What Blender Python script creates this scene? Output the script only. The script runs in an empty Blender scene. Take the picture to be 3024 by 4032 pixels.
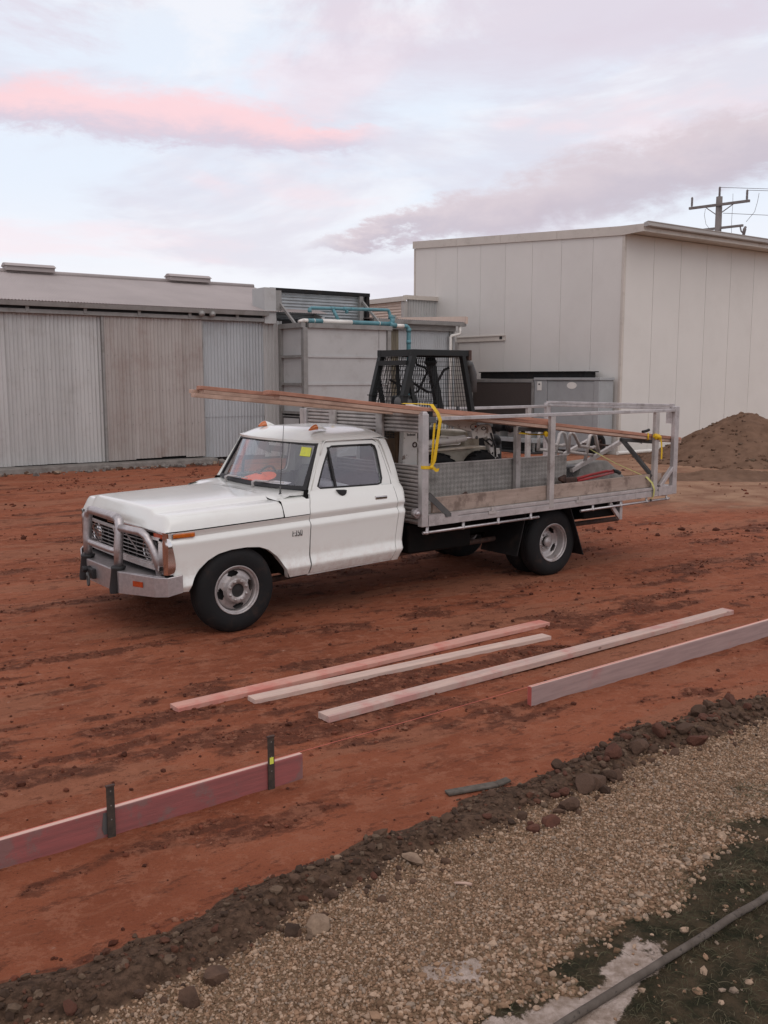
import bpy, math, random
import numpy as np
from mathutils import Vector, Matrix
R = math.radians
rnd = random.Random(7)
S = bpy.context.scene
COL = S.collection

# ------------------------------------------------------------------ camera, sky, sun, exposure
cd = bpy.data.cameras.new('camera')
cam = bpy.data.objects.new('camera', cd); COL.objects.link(cam)
cam.location = (0, 0, 2.214)
cam.rotation_euler = (R(90 - 7.925), 0, 0)
cd.sensor_width = 36; cd.sensor_fit = 'AUTO'
cd.lens = 36 * 3800 / 4032
cd.clip_start = 0.05; cd.clip_end = 3000
S.camera = cam

SUN_AZ, SUN_EL = 158.0, 52.0           # azimuth clockwise from +Y
world = bpy.data.worlds.new('World'); S.world = world
world.use_nodes = True
def build_world():
    nt = world.node_tree; nt.nodes.clear()
    N = nt.nodes.new; Lk = nt.links.new
    out = N('ShaderNodeOutputWorld'); bg = N('ShaderNodeBackground'); Lk(bg.outputs[0], out.inputs[0])
    sky = N('ShaderNodeTexSky'); sky.sky_type = 'NISHITA'; sky.sun_disc = False
    sky.sun_elevation = R(SUN_EL); sky.sun_rotation = R(SUN_AZ)
    tc = N('ShaderNodeTexCoord')
    sep = N('ShaderNodeSeparateXYZ'); Lk(tc.outputs['Generated'], sep.inputs[0])
    def M(op, a, b=None, c=None, clamp=False):
        n = N('ShaderNodeMath'); n.operation = op; n.use_clamp = clamp
        for i, v in enumerate((a, b, c)):
            if v is None: continue
            if isinstance(v, (int, float)): n.inputs[i].default_value = v
            else: Lk(v, n.inputs[i])
        return n.outputs[0]
    def smooth(x, a, b):
        n = N('ShaderNodeMapRange'); n.interpolation_type = 'SMOOTHERSTEP'
        Lk(x, n.inputs[0]); n.inputs[1].default_value = a; n.inputs[2].default_value = b
        return n.outputs[0]
    def mix(f, a, b):
        n = N('ShaderNodeMix'); n.data_type = 'RGBA'
        if isinstance(f, (int, float)): n.inputs[0].default_value = f
        else: Lk(f, n.inputs[0])
        for i, v in ((6, a), (7, b)):
            if isinstance(v, tuple): n.inputs[i].default_value = (*v, 1)
            else: Lk(v, n.inputs[i])
        return n.outputs[2]
    el = M('MULTIPLY', M('ARCSINE', sep.outputs[2]), 57.2958)
    az = M('MULTIPLY', M('ARCTAN2', sep.outputs[0], sep.outputs[1]), 57.2958)
    def noise(sx, sy, scale, detail=5, rough=.55, off=0.0, dist=0.0):
        cb = N('ShaderNodeCombineXYZ'); Lk(M('MULTIPLY', az, sx), cb.inputs[0]); Lk(M('MULTIPLY', el, sy), cb.inputs[1]); cb.inputs[2].default_value = off
        n = N('ShaderNodeTexNoise'); n.inputs['Scale'].default_value = scale; n.inputs['Detail'].default_value = detail
        n.inputs['Roughness'].default_value = rough; n.inputs['Distortion'].default_value = dist
        Lk(cb.outputs[0], n.inputs['Vector']); return n.outputs['Fac']
    # clear dusk gradient
    g = mix(smooth(el, 0, 8), (.96, .82, .845), (.865, .885, .945))
    g = mix(smooth(el, 6, 12), g, (.80, .86, .96))
    g = mix(smooth(el, 15, 30), g, (.84, .81, .81))
    g = mix(smooth(el, -4, -1), (.35, .25, .22), g)
    # thin veils everywhere
    v1 = noise(.05, .16, 1.0, 6, .6, 3.1, .6)
    g = mix(M('MULTIPLY', smooth(v1, .44, .62), .8), g, (.90, .905, .955))
    v2 = noise(.04, .12, 1.0, 6, .6, 9.7, .4)
    g = mix(M('MULTIPLY', smooth(v2, .46, .64), .6), g, (.70, .655, .745))
    v3 = noise(.05, .17, 1.0, 5, .55, 21.3, .4)
    g = mix(M('MULTIPLY', smooth(v3, .53, .66), .42), g, (.98, .755, .785))
    # scattered higher clouds, everywhere above 16 degrees
    hi = noise(.045, .09, 1.0, 7, .62, 14.9, .5)
    hm = M('MULTIPLY', smooth(hi, .44, .60), smooth(el, 14, 18.5))
    g = mix(M('MULTIPLY', hm, .8), g, (.74, .655, .74))
    # long pink cloud bank, left
    wob = M('MULTIPLY', M('SUBTRACT', noise(.17, .42, 1.0, 10, .66, 5.5, .2), .5), 3.8)
    c1 = M('ADD', M('SUBTRACT', el, M('MULTIPLY_ADD', az, -.03, 13.3)), wob)
    wtop = M('MULTIPLY_ADD', smooth(az, 2.0, -10), 1.35, .45)
    up = smooth(M('SUBTRACT', M('DIVIDE', c1, wtop), 0), 1.25, .25)
    lo = smooth(c1, -1.5, -.55)
    m1 = M('MULTIPLY', M('MULTIPLY', up, lo), smooth(az, 2.0, -3.5))
    m1 = M('MULTIPLY', m1, smooth(az, -75, -40))
    col1 = mix(smooth(c1, -1.2, .75), (.66, .58, .68), (1.0, .66, .68))
    g = mix(M('MULTIPLY', m1, .88), g, col1)
    # mauve-grey cloud, rising to the right
    wob2 = M('MULTIPLY', M('SUBTRACT', noise(.20, .46, 1.0, 10, .66, 31.5, .2), .5), 4.6)
    c2 = M('ADD', M('SUBTRACT', el, M('MULTIPLY_ADD', az, .20, 8.1)), wob2)
    hw = M('MULTIPLY_ADD', smooth(az, -1, 9), 1.6, .6)
    r2 = M('DIVIDE', M('ABSOLUTE', c2), hw)
    m2 = M('MULTIPLY', smooth(r2, 1.2, .3), M('MULTIPLY', smooth(az, -6, -1), smooth(az, 75, 40)))
    col2 = mix(smooth(M('DIVIDE', c2, hw), -.9, .9), (.54, .46, .53), (.70, .585, .62))
    g = mix(M('MULTIPLY', m2, .85), g, col2)
    ns = N('ShaderNodeMix'); ns.data_type = 'RGBA'; ns.blend_type = 'MULTIPLY'; ns.inputs[0].default_value = 1
    Lk(sky.outputs[0], ns.inputs[6]); ns.inputs[7].default_value = (.1, .1, .1, 1)
    fin = mix(.93, ns.outputs[2], g)
    Lk(fin, bg.inputs[0]); bg.inputs[1].default_value = 0.97
build_world()

sd = bpy.data.lights.new('sun', 'SUN'); sd.energy = 0.6; sd.angle = R(50); sd.color = (1, .93, .86)
sun = bpy.data.objects.new('sun', sd); COL.objects.link(sun)
sv = Vector((math.sin(R(SUN_AZ)) * math.cos(R(SUN_EL)), math.cos(R(SUN_AZ)) * math.cos(R(SUN_EL)), math.sin(R(SUN_EL))))
sun.rotation_euler = sv.to_track_quat('Z', 'Y').to_euler()
sun.location = sv * 40
vs = S.view_settings
vs.view_transform = 'Standard'; vs.look = 'None'; vs.gamma = 1; vs.exposure = 0.14; vs.use_curve_mapping = False
S.cycles.max_bounces = 8; S.cycles.transparent_max_bounces = 12

# ------------------------------------------------------------------ helpers
class MB:
    """collects shapes, then links them as ONE mesh object"""
    def __init__(s): s.v = []; s.f = []; s.sm = []
    def add(s, vs, fs, smooth=False):
        b = len(s.v); s.v.extend([tuple(p) for p in vs]); s.f.extend([tuple(b + i for i in f) for f in fs]); s.sm.extend([smooth] * len(fs)); return s
    def box(s, a, b):
        x0, y0, z0 = a; x1, y1, z1 = b
        return s.add([(x0,y0,z0),(x1,y0,z0),(x1,y1,z0),(x0,y1,z0),(x0,y0,z1),(x1,y0,z1),(x1,y1,z1),(x0,y1,z1)],
                     [(0,3,2,1),(4,5,6,7),(0,1,5,4),(1,2,6,5),(2,3,7,6),(3,0,4,7)])
    def hexa(s, p): # 8 points, bottom loop then top loop
        return s.add(p, [(0,3,2,1),(4,5,6,7),(0,1,5,4),(1,2,6,5),(2,3,7,6),(3,0,4,7)])
    def bar(s, p, q, w, h, up=(0, 0, 1)):
        p = Vector(p); q = Vector(q); d = (q - p).normalized(); u = Vector(up)
        if abs(d.dot(u)) > .98: u = Vector((1, 0, 0))
        sd = d.cross(u).normalized(); u = sd.cross(d).normalized()
        o = [(-w/2, -h/2), (w/2, -h/2), (w/2, h/2), (-w/2, h/2)]
        pts = [p + sd*a + u*b for a, b in o] + [q + sd*a + u*b for a, b in o]
        return s.add(pts, [(0,1,2,3),(7,6,5,4),(0,4,5,1),(1,5,6,2),(2,6,7,3),(3,7,4,0)])
    def tube(s, pts, r, n=10, cap=True, closed=False):
        pts = [Vector(p) for p in pts]; m = len(pts); rs = r if isinstance(r, (list, tuple)) else [r] * m
        vs = []; prev = None
        for i, p in enumerate(pts):
            if closed: d = (pts[(i+1) % m] - pts[i-1]).normalized()
            else: d = (pts[min(i+1, m-1)] - pts[max(i-1, 0)]).normalized()
            if prev is None:
                a = Vector((0, 0, 1)) if abs(d.z) < .9 else Vector((1, 0, 0))
                x = d.cross(a).normalized()
            else: x = (prev - d * prev.dot(d)).normalized()
            prev = x; y = d.cross(x)
            for k in range(n):
                t = 2*math.pi*k/n; vs.append(p + x*(rs[i]*math.cos(t)) + y*(rs[i]*math.sin(t)))
        fs = []
        for i in range(m if closed else m-1):
            a = i*n; b = ((i+1) % m)*n
            for k in range(n): fs.append((a+k, a+(k+1) % n, b+(k+1) % n, b+k))
        s.add(vs, fs, True)
        if cap and not closed:
            b0 = len(s.v) - n*m
            s.f.append(tuple(b0+k for k in reversed(range(n)))); s.f.append(tuple(b0+(m-1)*n+k for k in range(n))); s.sm += [False, False]
        return s
    def lathe(s, prof, c, axis='y', n=40, closed=False):
        """prof: (radius, offset along axis)"""
        vs = []
        for r, o in prof:
            for k in range(n):
                t = 2*math.pi*k/n; a, b = r*math.cos(t), r*math.sin(t)
                vs.append({'y': (c[0]+a, c[1]+o, c[2]+b), 'z': (c[0]+a, c[1]+b, c[2]+o), 'x': (c[0]+o, c[1]+a, c[2]+b)}[axis])
        m = len(prof); fs = []
        for i in range(m if closed else m-1):
            j = (i+1) % m
            for k in range(n): fs.append((i*n+k, i*n+(k+1) % n, j*n+(k+1) % n, j*n+k))
        return s.add(vs, fs, True)
    def grid(s, P, smooth=True, flip=False):
        """P: rows of points"""
        r = len(P); c = len(P[0]); fs = []
        for i in range(r-1):
            for j in range(c-1):
                q = (i*c+j, i*c+j+1, (i+1)*c+j+1, (i+1)*c+j)
                fs.append(q[::-1] if flip else q)
        return s.add([p for row in P for p in row], fs, smooth)
    def prism(s, poly, f0, f1):
        """poly: 2D points; f0/f1 map a 2D point to the two 3D faces"""
        n = len(poly); vs = [f0(*p) for p in poly] + [f1(*p) for p in poly]
        fs = [tuple(range(n))[::-1], tuple(range(n, 2*n))] + [(i, (i+1) % n, n+(i+1) % n, n+i) for i in range(n)]
        return s.add(vs, fs)
    def ring(s, inner, outer, f0, f1):
        n = len(inner); vs = [f0(*p) for p in inner] + [f0(*p) for p in outer] + [f1(*p) for p in inner] + [f1(*p) for p in outer]
        fs = []
        for i in range(n):
            j = (i+1) % n
            fs += [(i, j, n+j, n+i), (2*n+i, 3*n+i, 3*n+j, 2*n+j), (i, 2*n+i, 2*n+j, j), (n+i, n+j, 3*n+j, 3*n+i)]
        return s.add(vs, fs)
    def ball(s, c, r, n=12, m=8, sc=(1, 1, 1)):
        P = []
        for i in range(m+1):
            t = math.pi*i/m; P.append([(c[0]+sc[0]*r*math.sin(t)*math.cos(2*math.pi*k/n), c[1]+sc[1]*r*math.sin(t)*math.sin(2*math.pi*k/n), c[2]+sc[2]*r*math.cos(t)) for k in range(n+1)])
        return s.grid(P, True, True)
    def mesh(s, name, off=(0, 0, 0), clean=True, sharp=None):
        me = bpy.data.meshes.new(name)
        V = np.array(s.v, float).reshape(-1, 3) - np.array(off, float)
        me.from_pydata(V.tolist(), [], s.f)
        me.polygons.foreach_set('use_smooth', s.sm)
        if sharp:
            me.update()
            try: me.set_sharp_from_angle(angle=R(sharp))
            except Exception: pass
        me.update(); return me

def tag(o, label=None, cat=None, group=None, kind=None):
    if label: o['label'] = label
    if cat: o['category'] = cat
    if group: o['group'] = group
    if kind: o['kind'] = kind
    return o

OFF = {}
def thing(name, label, cat, loc=(0, 0, 0), frame=None, group=None):
    """Empty at the thing's base. frame: 4x4 the parts' coordinates are given in; loc in that frame"""
    o = bpy.data.objects.new(name, None); COL.objects.link(o); o.empty_display_size = .2
    F = frame if frame is not None else Matrix.Identity(4)
    o.matrix_world = F @ Matrix.Translation(Vector(loc)); OFF[o.name] = tuple(loc)
    return tag(o, label, cat, group)
def part(name, mb, m, parent, bevel=0, sharp=None, seg=2, kind=None, label=None):
    """parts and sub-parts: coordinates in the thing's frame"""
    off = OFF[parent.name]
    o = bpy.data.objects.new(name, mb.mesh(name, off, sharp=sharp) if isinstance(mb, MB) else mb)
    COL.objects.link(o); o.parent = parent
    if m: o.data.materials.append(m)
    OFF[o.name] = off
    if bevel: bev(o, bevel, seg)
    if kind: o['kind'] = kind
    if label: o['label'] = label
    return o
def solo(name, mb, m, label, cat, loc=(0, 0, 0), frame=None, group=None, bevel=0, sharp=None, kind=None):
    """a thing that is one mesh"""
    o = bpy.data.objects.new(name, mb.mesh(name, loc, sharp=sharp)); COL.objects.link(o)
    F = frame if frame is not None else Matrix.Identity(4)
    o.matrix_world = F @ Matrix.Translation(Vector(loc)); o.data.materials.append(m); OFF[o.name] = tuple(loc)
    if bevel: bev(o, bevel)
    return tag(o, label, cat, group, kind)
def bev(o, w, seg=2):
    b = o.modifiers.new('bevel', 'BEVEL'); b.width = w; b.segments = seg; b.limit_method = 'ANGLE'; b.angle_limit = R(35); b.harden_normals = False
def letters(name, body, size, m, parent, mat, ext=.003):
    c = bpy.data.curves.new(name, 'FONT'); c.body = body; c.size = size; c.extrude = ext; c.align_x = 'CENTER'; c.align_y = 'CENTER'
    t = bpy.data.objects.new(name, c); COL.objects.link(t); bpy.context.view_layer.update(); me = bpy.data.meshes.new_from_object(t.evaluated_get(bpy.context.evaluated_depsgraph_get())); bpy.data.objects.remove(t)
    o = bpy.data.objects.new(name, me); COL.objects.link(o); o.parent = parent; o.matrix_local = m; me.materials.clear(); me.materials.append(mat); return o

# ------------------------------------------------------------------ numpy value noise
_lat = np.random.RandomState(3).rand(257, 257)
def vnoise(x, y):
    xi = np.floor(x).astype(int); yi = np.floor(y).astype(int); fx = x-xi; fy = y-yi
    fx = fx*fx*(3-2*fx); fy = fy*fy*(3-2*fy); xi %= 256; yi %= 256
    a = _lat[xi, yi]; b = _lat[xi+1, yi]; c = _lat[xi, yi+1]; d = _lat[xi+1, yi+1]
    return a*(1-fx)*(1-fy)+b*fx*(1-fy)+c*(1-fx)*fy+d*fx*fy
def fbm(x, y, o=4, g=.5):
    s = 0; a = 1; t = 0
    for i in range(o):
        s = s+a*vnoise(x*2**i+17.3*i, y*2**i+5.1*i); t += a; a *= g
    return s/t
def sstep(x, a, b):
    t = np.clip((x-a)/(b-a), 0, 1); return t*t*(3-2*t)

# ------------------------------------------------------------------ materials
def mat(name, col, rough=.6, metal=0, var=0, vscale=6, col2=None, bump=0, bscale=40, stretch=None, spec=.5, coat=0, rnd_tint=0, dirt=None, dscale=4, damt=.5, dth=(.5, .7), splash=0, knots=0):
    m = bpy.data.materials.new(name); m.use_nodes = True; nt = m.node_tree; b = nt.nodes['Principled BSDF']
    b.inputs['Base Color'].default_value = (*col, 1); b.inputs['Roughness'].default_value = rough; b.inputs['Metallic'].default_value = metal
    b.inputs['Specular IOR Level'].default_value = spec
    if coat: b.inputs['Coat Weight'].default_value = coat; b.inputs['Coat Roughness'].default_value = .08
    N = nt.nodes.new; L = nt.links.new
    tc = N('ShaderNodeTexCoord'); vec = tc.outputs['Object']
    if stretch:
        mp = N('ShaderNodeMapping'); mp.inputs['Scale'].default_value = stretch; L(vec, mp.inputs[0]); vec = mp.outputs[0]
    def noi(sc, det=5, ro=.6, v=None):
        n = N('ShaderNodeTexNoise'); n.inputs['Scale'].default_value = sc; n.inputs['Detail'].default_value = det; n.inputs['Roughness'].default_value = ro
        L(v if v is not None else vec, n.inputs['Vector']); return n.outputs['Fac']
    def mx(f, a, c, blend='MIX'):
        n = N('ShaderNodeMix'); n.data_type = 'RGBA'; n.blend_type = blend
        for i, v in ((0, f), (6, a), (7, c)):
            if isinstance(v, (int, float)): n.inputs[i].default_value = v
            elif isinstance(v, tuple): n.inputs[i].default_value = (*v, 1)
            else: L(v, n.inputs[i])
        return n.outputs[2]
    def rng(x, a, c, lo=0, hi=1):
        n = N('ShaderNodeMapRange'); n.interpolation_type = 'SMOOTHSTEP'; L(x, n.inputs[0]); n.inputs[1].default_value = a; n.inputs[2].default_value = c; n.inputs[3].default_value = lo; n.inputs[4].default_value = hi; return n.outputs[0]
    c = None
    if var or col2:
        c2 = col2 if col2 else tuple(x*(1-var) for x in col)
        c = mx(rng(noi(vscale, 7, .65), .3, .7), col, c2)
    if dirt:
        f = rng(noi(dscale, 8, .7, tc.outputs['Object']), dth[0], dth[1], 0, damt)
        c = mx(f, c if c is not None else col, dirt)
        r = N('ShaderNodeMath'); r.operation = 'MULTIPLY_ADD'; L(f, r.inputs[0]); r.inputs[1].default_value = .4; r.inputs[2].default_value = rough; r.use_clamp = True; L(r.outputs[0], b.inputs['Roughness'])
    if rnd_tint:
        oi = N('ShaderNodeObjectInfo'); f = N('ShaderNodeMapRange'); L(oi.outputs['Random'], f.inputs[0]); f.inputs[3].default_value = 1-rnd_tint; f.inputs[4].default_value = 1+rnd_tint*.6
        cb = N('ShaderNodeCombineColor'); [L(f.outputs[0], cb.inputs[i]) for i in range(3)]
        c = mx(1.0, c if c is not None else col, cb.outputs[0], 'MULTIPLY')
    if splash:     # dried clay thrown up low on the body
        sx = N('ShaderNodeSeparateXYZ'); L(tc.outputs['Object'], sx.inputs[0]); z = rng(sx.outputs[2], .80, .40); n1 = rng(noi(13, 8, .75, tc.outputs['Object']), .40, .66)
        mm = N('ShaderNodeMath'); mm.operation = 'MULTIPLY'; L(z, mm.inputs[0]); L(n1, mm.inputs[1]); m2 = N('ShaderNodeMath'); m2.operation = 'MULTIPLY'; L(mm.outputs[0], m2.inputs[0]); m2.inputs[1].default_value = splash
        c = mx(m2.outputs[0], c if c is not None else col, (.36, .17, .11))
    if knots:
        mpk = N('ShaderNodeMapping'); mpk.inputs['Scale'].default_value = (1, 2.2, 2.2); L(tc.outputs['Object'], mpk.inputs[0]); vo = N('ShaderNodeTexVoronoi'); vo.inputs['Scale'].default_value = 2.6; L(mpk.outputs[0], vo.inputs['Vector'])
        c = mx(rng(vo.outputs['Distance'], .085, .05, 0, knots), c, (.12, .07, .055))
    if c is not None: L(c, b.inputs['Base Color'])
    if bump:
        bp = N('ShaderNodeBump'); bp.inputs['Strength'].default_value = bump; bp.inputs['Distance'].default_value = .01
        L(noi(bscale, 6, .65), bp.inputs['Height']); L(bp.outputs[0], b.inputs['Normal'])
    return m
M = {}
M['paint'] = mat('white_paint', (.76, .775, .735), .22, coat=.6, dirt=(.42, .33, .26), dscale=2.2, damt=.2, dth=(.5, .85), bump=.02, bscale=9, splash=.30)
M['alu'] = mat('aluminium', (.58, .55, .54), .42, .6, var=.22, vscale=9, dirt=(.26, .22, .20), dscale=6, damt=.55, bump=.06, bscale=60)
M['alu_dull'] = mat('weathered_aluminium', (.50, .465, .44), .55, .4, var=.25, vscale=7, dirt=(.22, .18, .16), dscale=5, damt=.6, bump=.08, bscale=50)
M['bull'] = mat('bull_bar_alloy', (.52, .49, .49), .40, .85, var=.2, vscale=30, bump=.12, bscale=220, dirt=(.25, .21, .20), dscale=5, damt=.35)
M['chrome'] = mat('chrome', (.72, .70, .69), .14, 1, var=.1)
M['black'] = mat('black_steel', (.010, .010, .0105), .6, 0, spec=.3, var=.4, dirt=(.06, .04, .03), dscale=5, damt=.35)
M['under'] = mat('underbody', (.007, .0065, .006), .85, 0, spec=.15, dirt=(.04, .023, .016), dscale=4, damt=.4)
M['rubber'] = mat('black_rubber', (.013, .013, .014), .6)
M['tyre'] = mat('tyre_rubber', (.011, .011, .0115), .8, spec=.25, bump=.15, bscale=50, dirt=(.085, .05, .037), dscale=7, damt=.45, dth=(.5, .8))
M['rim'] = mat('rim_paint', (.46, .43, .42), .40, .45, var=.2, vscale=9, dirt=(.16, .10, .075), dscale=8, damt=.7, dth=(.45, .7), bump=.05)
M['amber'] = mat('amber_lens', (.55, .13, .012), .18, coat=.5, var=.3, vscale=30)
M['amberdark'] = mat('orange_reflector', (.42, .06, .015), .25, var=.3, vscale=40)
M['lens'] = mat('clear_lens', (.72, .70, .70), .06, .9)
M['offcut'] = mat('dull_dark_steel', (.135, .118, .10), .95, 0, spec=.1, var=.4, vscale=20, dirt=(.12, .07, .05), dscale=12, damt=.5)
M['peg'] = mat('weathered_peg_steel', (.040, .034, .029), .75, .1, spec=.3, col2=(.075, .055, .042), vscale=30, bump=.3, bscale=60)
M['badge'] = mat('badge_grey', (.12, .12, .12), .35, .6)
M['dash'] = mat('blue_trim', (.035, .05, .075), .65, var=.2)
M['seat'] = mat('seat_vinyl', (.045, .05, .06), .6, var=.3)
M['hat'] = mat('hi_vis_orange', (.95, .13, .035), .7)
M['paper'] = mat('paper', (.75, .76, .80), .7)
M['sticker'] = mat('yellow_label', (.75, .78, .06), .55, col2=(.6, .66, .12), vscale=30)
M['strap'] = mat('yellow_strap', (.74, .47, .01), .65, var=.2, vscale=40, bump=.2, bscale=300)
M['strap_pale'] = mat('faded_strap', (.52, .50, .16), .7, var=.25, vscale=30)
M['redpaint'] = mat('red_tool_paint', (.38, .022, .022), .4, var=.3, vscale=12, dirt=(.15, .06, .04), damt=.5, dscale=14)
M['rust'] = mat('rusty_steel', (.10, .055, .04), .8, .2, col2=(.045, .03, .026), vscale=20, bump=.3, bscale=60)
M['steelgrey'] = mat('grey_steel', (.10, .10, .098), .6, .1, var=.3, dirt=(.09, .07, .06), dscale=8, damt=.5)
M['bobwhite'] = mat('worn_white_paint', (.62, .60, .56), .45, dirt=(.13, .075, .05), dscale=9, damt=.85, dth=(.56, .64), var=.15, vscale=3)
M['bobcream'] = mat('dirty_cream_paint', (.44, .39, .31), .55, dirt=(.18, .12, .08), dscale=5, damt=.7, dth=(.45, .7))
M['bobbrown'] = mat('rust_brown_panel', (.10, .055, .022), .6, col2=(.055, .03, .015), vscale=5)
M['cageblk'] = mat('dark_green_black_frame', (.012, .014, .014), .55, 0, spec=.35, dirt=(.04, .035, .03), dscale=6, damt=.4)
M['guard'] = mat('guard_mesh', (.010, .011, .012), .7, spec=.2)
M['ply'] = mat('weathered_board', (.37, .285, .235), .8, col2=(.27, .205, .165), vscale=2.2, stretch=(1, 9, 9), dirt=(.11, .075, .06), dscale=5, damt=.7, dth=(.46, .66), bump=.15, bscale=30)
def wood(name, c, c2, red=None, redamt=.6, rth=(.45, .65), grey=(.30, .25, .23)):
    m = mat(name, c, .82, 0, col2=c2, vscale=2.0, stretch=(1.2, 16, 16), bump=.25, bscale=14, dirt=red or grey, dscale=2.4, damt=redamt, dth=rth, rnd_tint=.10, knots=.75)
    return m
M['w_pink'] = wood('pink_timber', (.60, .32, .25), (.50, .27, .215), (.52, .15, .115), .7)
M['w_pale'] = wood('pale_timber', (.60, .44, .36), (.47, .35, .30), (.50, .24, .20), .55, (.5, .72))
M['w_mix'] = wood('streaked_timber', (.58, .42, .35), (.45, .33, .29), (.50, .19, .17), .65, (.46, .66))
M['w_red'] = wood('red_stained_formwork', (.30, .088, .082), (.215, .072, .068), (.20, .115, .105), .8, (.50, .56))
M['w_grey'] = wood('grey_formwork', (.37, .26, .24), (.285, .20, .187), (.36, .14, .13), .6, (.56, .75))
M['w_rack'] = wood('red_brown_timber', (.50, .25, .17), (.38, .185, .125), (.22, .11, .075), .5)
M['w_rackpale'] = wood('brown_timber', (.56, .39, .30), (.44, .30, .23), (.24, .15, .115), .5)
M['w_top'] = mat('pale_pink_edge', (.66, .44, .37), .8, var=.15, vscale=3, stretch=(1, 9, 9))
M['w_end'] = mat('red_end_paint', (.42, .09, .07), .8, var=.3, vscale=20)
M['panel'] = mat('cream_panel', (.665, .64, .595), .5, var=.04, vscale=.7, rnd_tint=.02, dirt=(.40, .36, .31), dscale=.8, damt=.13, dth=(.45, .8))
M['panel_l'] = M['panel']
M['panel_gap'] = mat('panel_joint', (.22, .19, .17), .8)
M['fascia'] = mat('fascia_cream', (.57, .52, .46), .5, var=.1, vscale=.8, dirt=(.25, .21, .17), dscale=3, damt=.3)
M['gutter'] = mat('gutter_grey', (.40, .38, .355), .5, .0, var=.12, vscale=1.5)
M['zinc'] = mat('zinc_sheet', (.51, .51, .495), .45, .3, var=.13, vscale=1.2, stretch=(2.4, 2.4, .25), rnd_tint=.05, dirt=(.30, .265, .24), dscale=1.1, damt=.45, dth=(.47, .78), bump=.05)
M['zinc_brown'] = mat('stained_zinc_sheet', (.42, .39, .365), .5, .25, col2=(.35, .315, .29), vscale=1.0, stretch=(2.6, 2.6, .22), rnd_tint=.06, dirt=(.25, .17, .14), dscale=1.0, damt=.5, dth=(.45, .75), bump=.05)
M['zinc_blue'] = mat('blue_grey_sheet', (.43, .455, .465), .5, .3, var=.12, vscale=1.0, stretch=(2, 2, .25), rnd_tint=.04, dirt=(.30, .29, .28), dscale=.8, damt=.35)
M['zinc_strong'] = mat('bright_zinc', (.40, .43, .44), .38, .6, var=.25, vscale=2)
M['khaki'] = mat('mouldy_sheet', (.20, .18, .125), .75, col2=(.13, .11, .08), vscale=2.5, stretch=(3, 3, .5))
M['creamsheet'] = mat('cream_sheet', (.60, .48, .40), .6, var=.1)
M['roofsheet'] = mat('shed_roof', (.37, .325, .31), .6, .0, var=.14, vscale=.6, rnd_tint=.03)
M['frame'] = mat('galv_frame', (.30, .295, .28), .55, .4, var=.2, vscale=4, dirt=(.17, .15, .13), dscale=3, damt=.5)
M['darkgap'] = mat('dark_gap', (.018, .016, .016), .8)
M['coolpanel'] = mat('cool_room_panel', (.44, .445, .435), .5, var=.1, vscale=1.5, dirt=(.28, .26, .24), dscale=2, damt=.35)
M['teal'] = mat('teal_pvc', (.10, .27, .31), .45, var=.25, vscale=5, dirt=(.20, .26, .27), dscale=7, damt=.5)
M['pvc'] = mat('white_pvc', (.74, .73, .68), .4, var=.08)
M['concrete'] = mat('slab_concrete', (.22, .20, .18), .85, var=.35, vscale=5, bump=.4, bscale=20, dirt=(.10, .08, .07), dscale=3, damt=.7)
M['cond'] = mat('grey_cabinet', (.34, .355, .355), .5, 0, var=.1, vscale=2, dirt=(.22, .22, .22), dscale=3, damt=.3)
M['coil'] = mat('coil_brown', (.060, .046, .040), .75, var=.25, vscale=30)
M['mound'] = mat('brown_soil', (.185, .112, .075), .95, 0, col2=(.125, .075, .05), vscale=3.5, bump=.9, bscale=14, spec=.1)
M['pole'] = mat('grey_pole', (.20, .175, .165), .85, var=.25, vscale=4)
M['insul'] = mat('insulator', (.15, .125, .12), .5)
M['pipe'] = mat('old_poly_pipe', (.085, .070, .058), .85, spec=.08, col2=(.14, .118, .10), vscale=9, dirt=(.03, .028, .026), dscale=38, damt=.8, dth=(.55, .66), bump=.1)
M['rock'] = mat('rock_brown', (.115, .068, .046), .9, col2=(.07, .043, .030), vscale=14, bump=.5, bscale=60, rnd_tint=.25, spec=.2)
M['rockpale'] = mat('rock_pale', (.30, .215, .15), .9, col2=(.13, .085, .058), vscale=9, bump=.5, bscale=60, spec=.2)
M['rockred'] = mat('rock_red', (.13, .055, .036), .9, col2=(.08, .036, .025), vscale=14, bump=.5, bscale=60, spec=.2)
M['string'] = mat('string_line', (.62, .16, .12), .8)
M['concgrey'] = mat('concrete_spattered_steel', (.29, .275, .25), .85, var=.3, vscale=9, bump=.3, bscale=50, dirt=(.12, .11, .10), dscale=5, damt=.6)
def glass_mat(name, tint, base=.06):
    m = bpy.data.materials.new(name); m.use_nodes = True; nt = m.node_tree; nt.nodes.clear(); N = nt.nodes.new; L = nt.links.new
    o = N('ShaderNodeOutputMaterial'); t = N('ShaderNodeBsdfTransparent'); t.inputs[0].default_value = (*tint, 1)
    g = N('ShaderNodeBsdfGlossy'); g.inputs['Roughness'].default_value = .02; g.inputs[0].default_value = (.95, .95, .97, 1)
    lw = N('ShaderNodeLayerWeight'); lw.inputs[0].default_value = .5
    p = N('ShaderNodeMath'); p.operation = 'POWER'; L(lw.outputs['Facing'], p.inputs[0]); p.inputs[1].default_value = 4.0
    a = N('ShaderNodeMath'); a.operation = 'MULTIPLY_ADD'; L(p.outputs[0], a.inputs[0]); a.inputs[1].default_value = .9; a.inputs[2].default_value = base; a.use_clamp = True
    mx = N('ShaderNodeMixShader'); L(a.outputs[0], mx.inputs[0]); L(t.outputs[0], mx.inputs[1]); L(g.outputs[0], mx.inputs[2]); L(mx.outputs[0], o.inputs[0]); return m
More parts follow.
